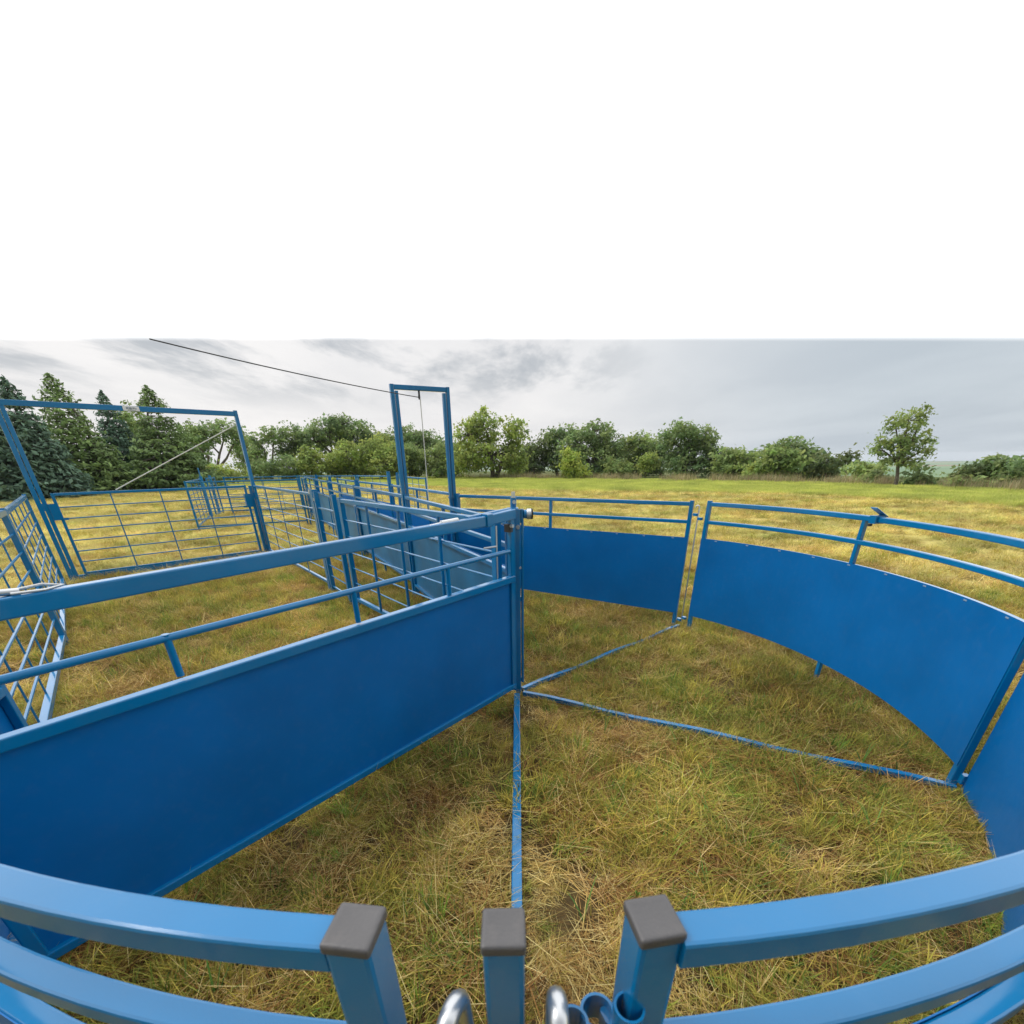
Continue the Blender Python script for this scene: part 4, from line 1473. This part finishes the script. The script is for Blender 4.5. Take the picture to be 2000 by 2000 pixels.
# ================================================================== sky and light
SUN_EL, SUN_AZ = radians(50), radians(-85)      # azimuth from +Y towards +X
w = bpy.data.worlds.new('World')
sc.world = w
w.use_nodes = True
nt = w.node_tree
for n in list(nt.nodes):
    nt.nodes.remove(n)
out = N(nt, 'ShaderNodeOutputWorld')
sky = N(nt, 'ShaderNodeTexSky', sky_type='NISHITA')
sky.sun_disc = False
sky.sun_elevation = SUN_EL
sky.sun_rotation = SUN_AZ
sky.air_density = 1.5
sky.dust_density = 3
bg1 = N(nt, 'ShaderNodeBackground')
bg1.inputs['Strength'].default_value = 0.10
nt.links.new(sky.outputs[0], bg1.inputs['Color'])
tc = N(nt, 'ShaderNodeTexCoord')
sp = N(nt, 'ShaderNodeSeparateXYZ')
nt.links.new(tc.outputs['Generated'], sp.inputs[0])


def M(op, a, b=None, c=None, clamp=False):
    n = N(nt, 'ShaderNodeMath', operation=op)
    n.use_clamp = clamp
    for i, v in enumerate((a, b, c)):
        if v is None:
            continue
        if isinstance(v, (int, float)):
            n.inputs[i].default_value = v
        else:
            nt.links.new(v, n.inputs[i])
    return n.outputs[0]


def smooth(v, a, b_):
    n = N(nt, 'ShaderNodeMapRange', interpolation_type='SMOOTHSTEP')
    n.inputs['From Min'].default_value = a
    n.inputs['From Max'].default_value = b_
    nt.links.new(v, n.inputs['Value'])
    return n.outputs['Result']


X, Y, Z = sp.outputs
# flat cloud deck seen in perspective
den = M('ADD', M('MAXIMUM', Z, 0.0), 0.07)
cxn = N(nt, 'ShaderNodeCombineXYZ')
nt.links.new(M('DIVIDE', X, den), cxn.inputs[0])
nt.links.new(M('DIVIDE', Y, den), cxn.inputs[1])


def cloud_noise(scale, detail, rough, stretch, rot, dist=0.0, off=(0, 0, 0)):
    mp = N(nt, 'ShaderNodeMapping')
    mp.inputs['Scale'].default_value = stretch
    mp.inputs['Rotation'].default_value = (0, 0, rot)
    mp.inputs['Location'].default_value = off
    nt.links.new(cxn.outputs[0], mp.inputs['Vector'])
    n = N(nt, 'ShaderNodeTexNoise')
    n.inputs['Scale'].default_value = scale
    n.inputs['Detail'].default_value = detail
    n.inputs['Roughness'].default_value = rough
    n.inputs['Distortion'].default_value = dist
    nt.links.new(mp.outputs[0], n.inputs['Vector'])
    return n.outputs['Fac']


left = smooth(X, 0.62, -0.05)               # bright warm side to the left, blue grey to the right
basec = mixc(nt, (0.60, 0.665, 0.725), (0.94, 0.925, 0.925), left)
soft = cloud_noise(0.55, 5, 0.55, (1, 0.55, 1), 0.25, 0.3)
sr_ = ramp(nt, [(0.35, (0.91, 0.92, 0.935)), (0.65, (1.06, 1.055, 1.05))])
nt.links.new(soft, sr_.inputs['Fac'])
basec = mixc(nt, basec, sr_.outputs['Color'], 1.0, 'MULTIPLY')
streak = cloud_noise(0.95, 8, 0.62, (1.0, 0.36, 1), -0.35, 0.15, (3.1, 0.6, 0))
stf = smooth(streak, 0.45, 0.62)
stf = M('MULTIPLY', stf, smooth(Z, 0.07, 0.15))
stf = M('MULTIPLY', stf, smooth(X, 0.36, 0.02))
basec = mixc(nt, basec, (0.33, 0.38, 0.44), M('MULTIPLY', stf, 0.68))
# upper sky set white, its strength raised to brighten the scene
# added straight lower edge of that white: a great circle in the sky
ra, rb = ray(0, 660), ray(2000, 660)
en = rb.cross(ra).normalized()
if en.z < 0:
    en = -en
vd = N(nt, 'ShaderNodeVectorMath', operation='DOT_PRODUCT')
nt.links.new(tc.outputs['Generated'], vd.inputs[0])
vd.inputs[1].default_value = en
hi = smooth(vd.outputs['Value'], -0.005, 0.009)
basec = mixc(nt, basec, (1.95, 1.95, 1.95), hi)
# unseen sky behind the camera, dimmed to darken faces turned towards it
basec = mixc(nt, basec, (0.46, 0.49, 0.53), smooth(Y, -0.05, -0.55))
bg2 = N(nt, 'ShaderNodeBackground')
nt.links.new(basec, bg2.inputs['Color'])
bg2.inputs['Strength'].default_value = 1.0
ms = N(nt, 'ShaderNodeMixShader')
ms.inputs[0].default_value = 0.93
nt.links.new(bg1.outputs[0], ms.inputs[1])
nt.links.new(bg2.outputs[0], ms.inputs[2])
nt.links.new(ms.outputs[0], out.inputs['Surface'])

sd = bpy.data.lights.new('sun', 'SUN')
sd.energy = 1.5
sd.angle = radians(18)
sd.color = (1.0, 0.96, 0.9)
so = bpy.data.objects.new('sun', sd)
COL.objects.link(so)
dirv = Vector((sin(SUN_AZ) * cos(SUN_EL), cos(SUN_AZ) * cos(SUN_EL), sin(SUN_EL)))
so.rotation_euler = (-dirv).to_track_quat('-Z', 'Y').to_euler()
so.location = (-10, 15, 30)

sc.render.engine = 'CYCLES'
sc.view_settings.view_transform = 'Standard'
sc.view_settings.look = 'None'
sc.view_settings.exposure = 0.0
sc.view_settings.gamma = 1.0
sc.cycles.max_bounces = 6

# thin air that pales the far plain
hz = bpy.data.meshes.new('haze')
bm = bmesh.new()
bmesh.ops.create_cube(bm, size=1)
bmesh.ops.scale(bm, vec=(10000, 10000, 56), verts=bm.verts)
bm.to_mesh(hz)
bm.free()
mt = bpy.data.materials.new('thin_air')
mt.use_nodes = True
nt = mt.node_tree
for n in list(nt.nodes):
    nt.nodes.remove(n)
o_ = nt.nodes.new('ShaderNodeOutputMaterial')
pv = nt.nodes.new('ShaderNodeVolumePrincipled')
pv.inputs['Color'].default_value = (0.82, 0.88, 0.94, 1)
pv.inputs['Density'].default_value = 0.00018
nt.links.new(pv.outputs[0], o_.inputs['Volume'])
hz.materials.append(mt)
ho = bpy.data.objects.new('haze', hz)
COL.objects.link(ho)
ho.location = (0, 0, -9)
ho['kind'] = 'stuff'
ho['label'] = 'thin haze over the far plain'
ho['category'] = 'haze'
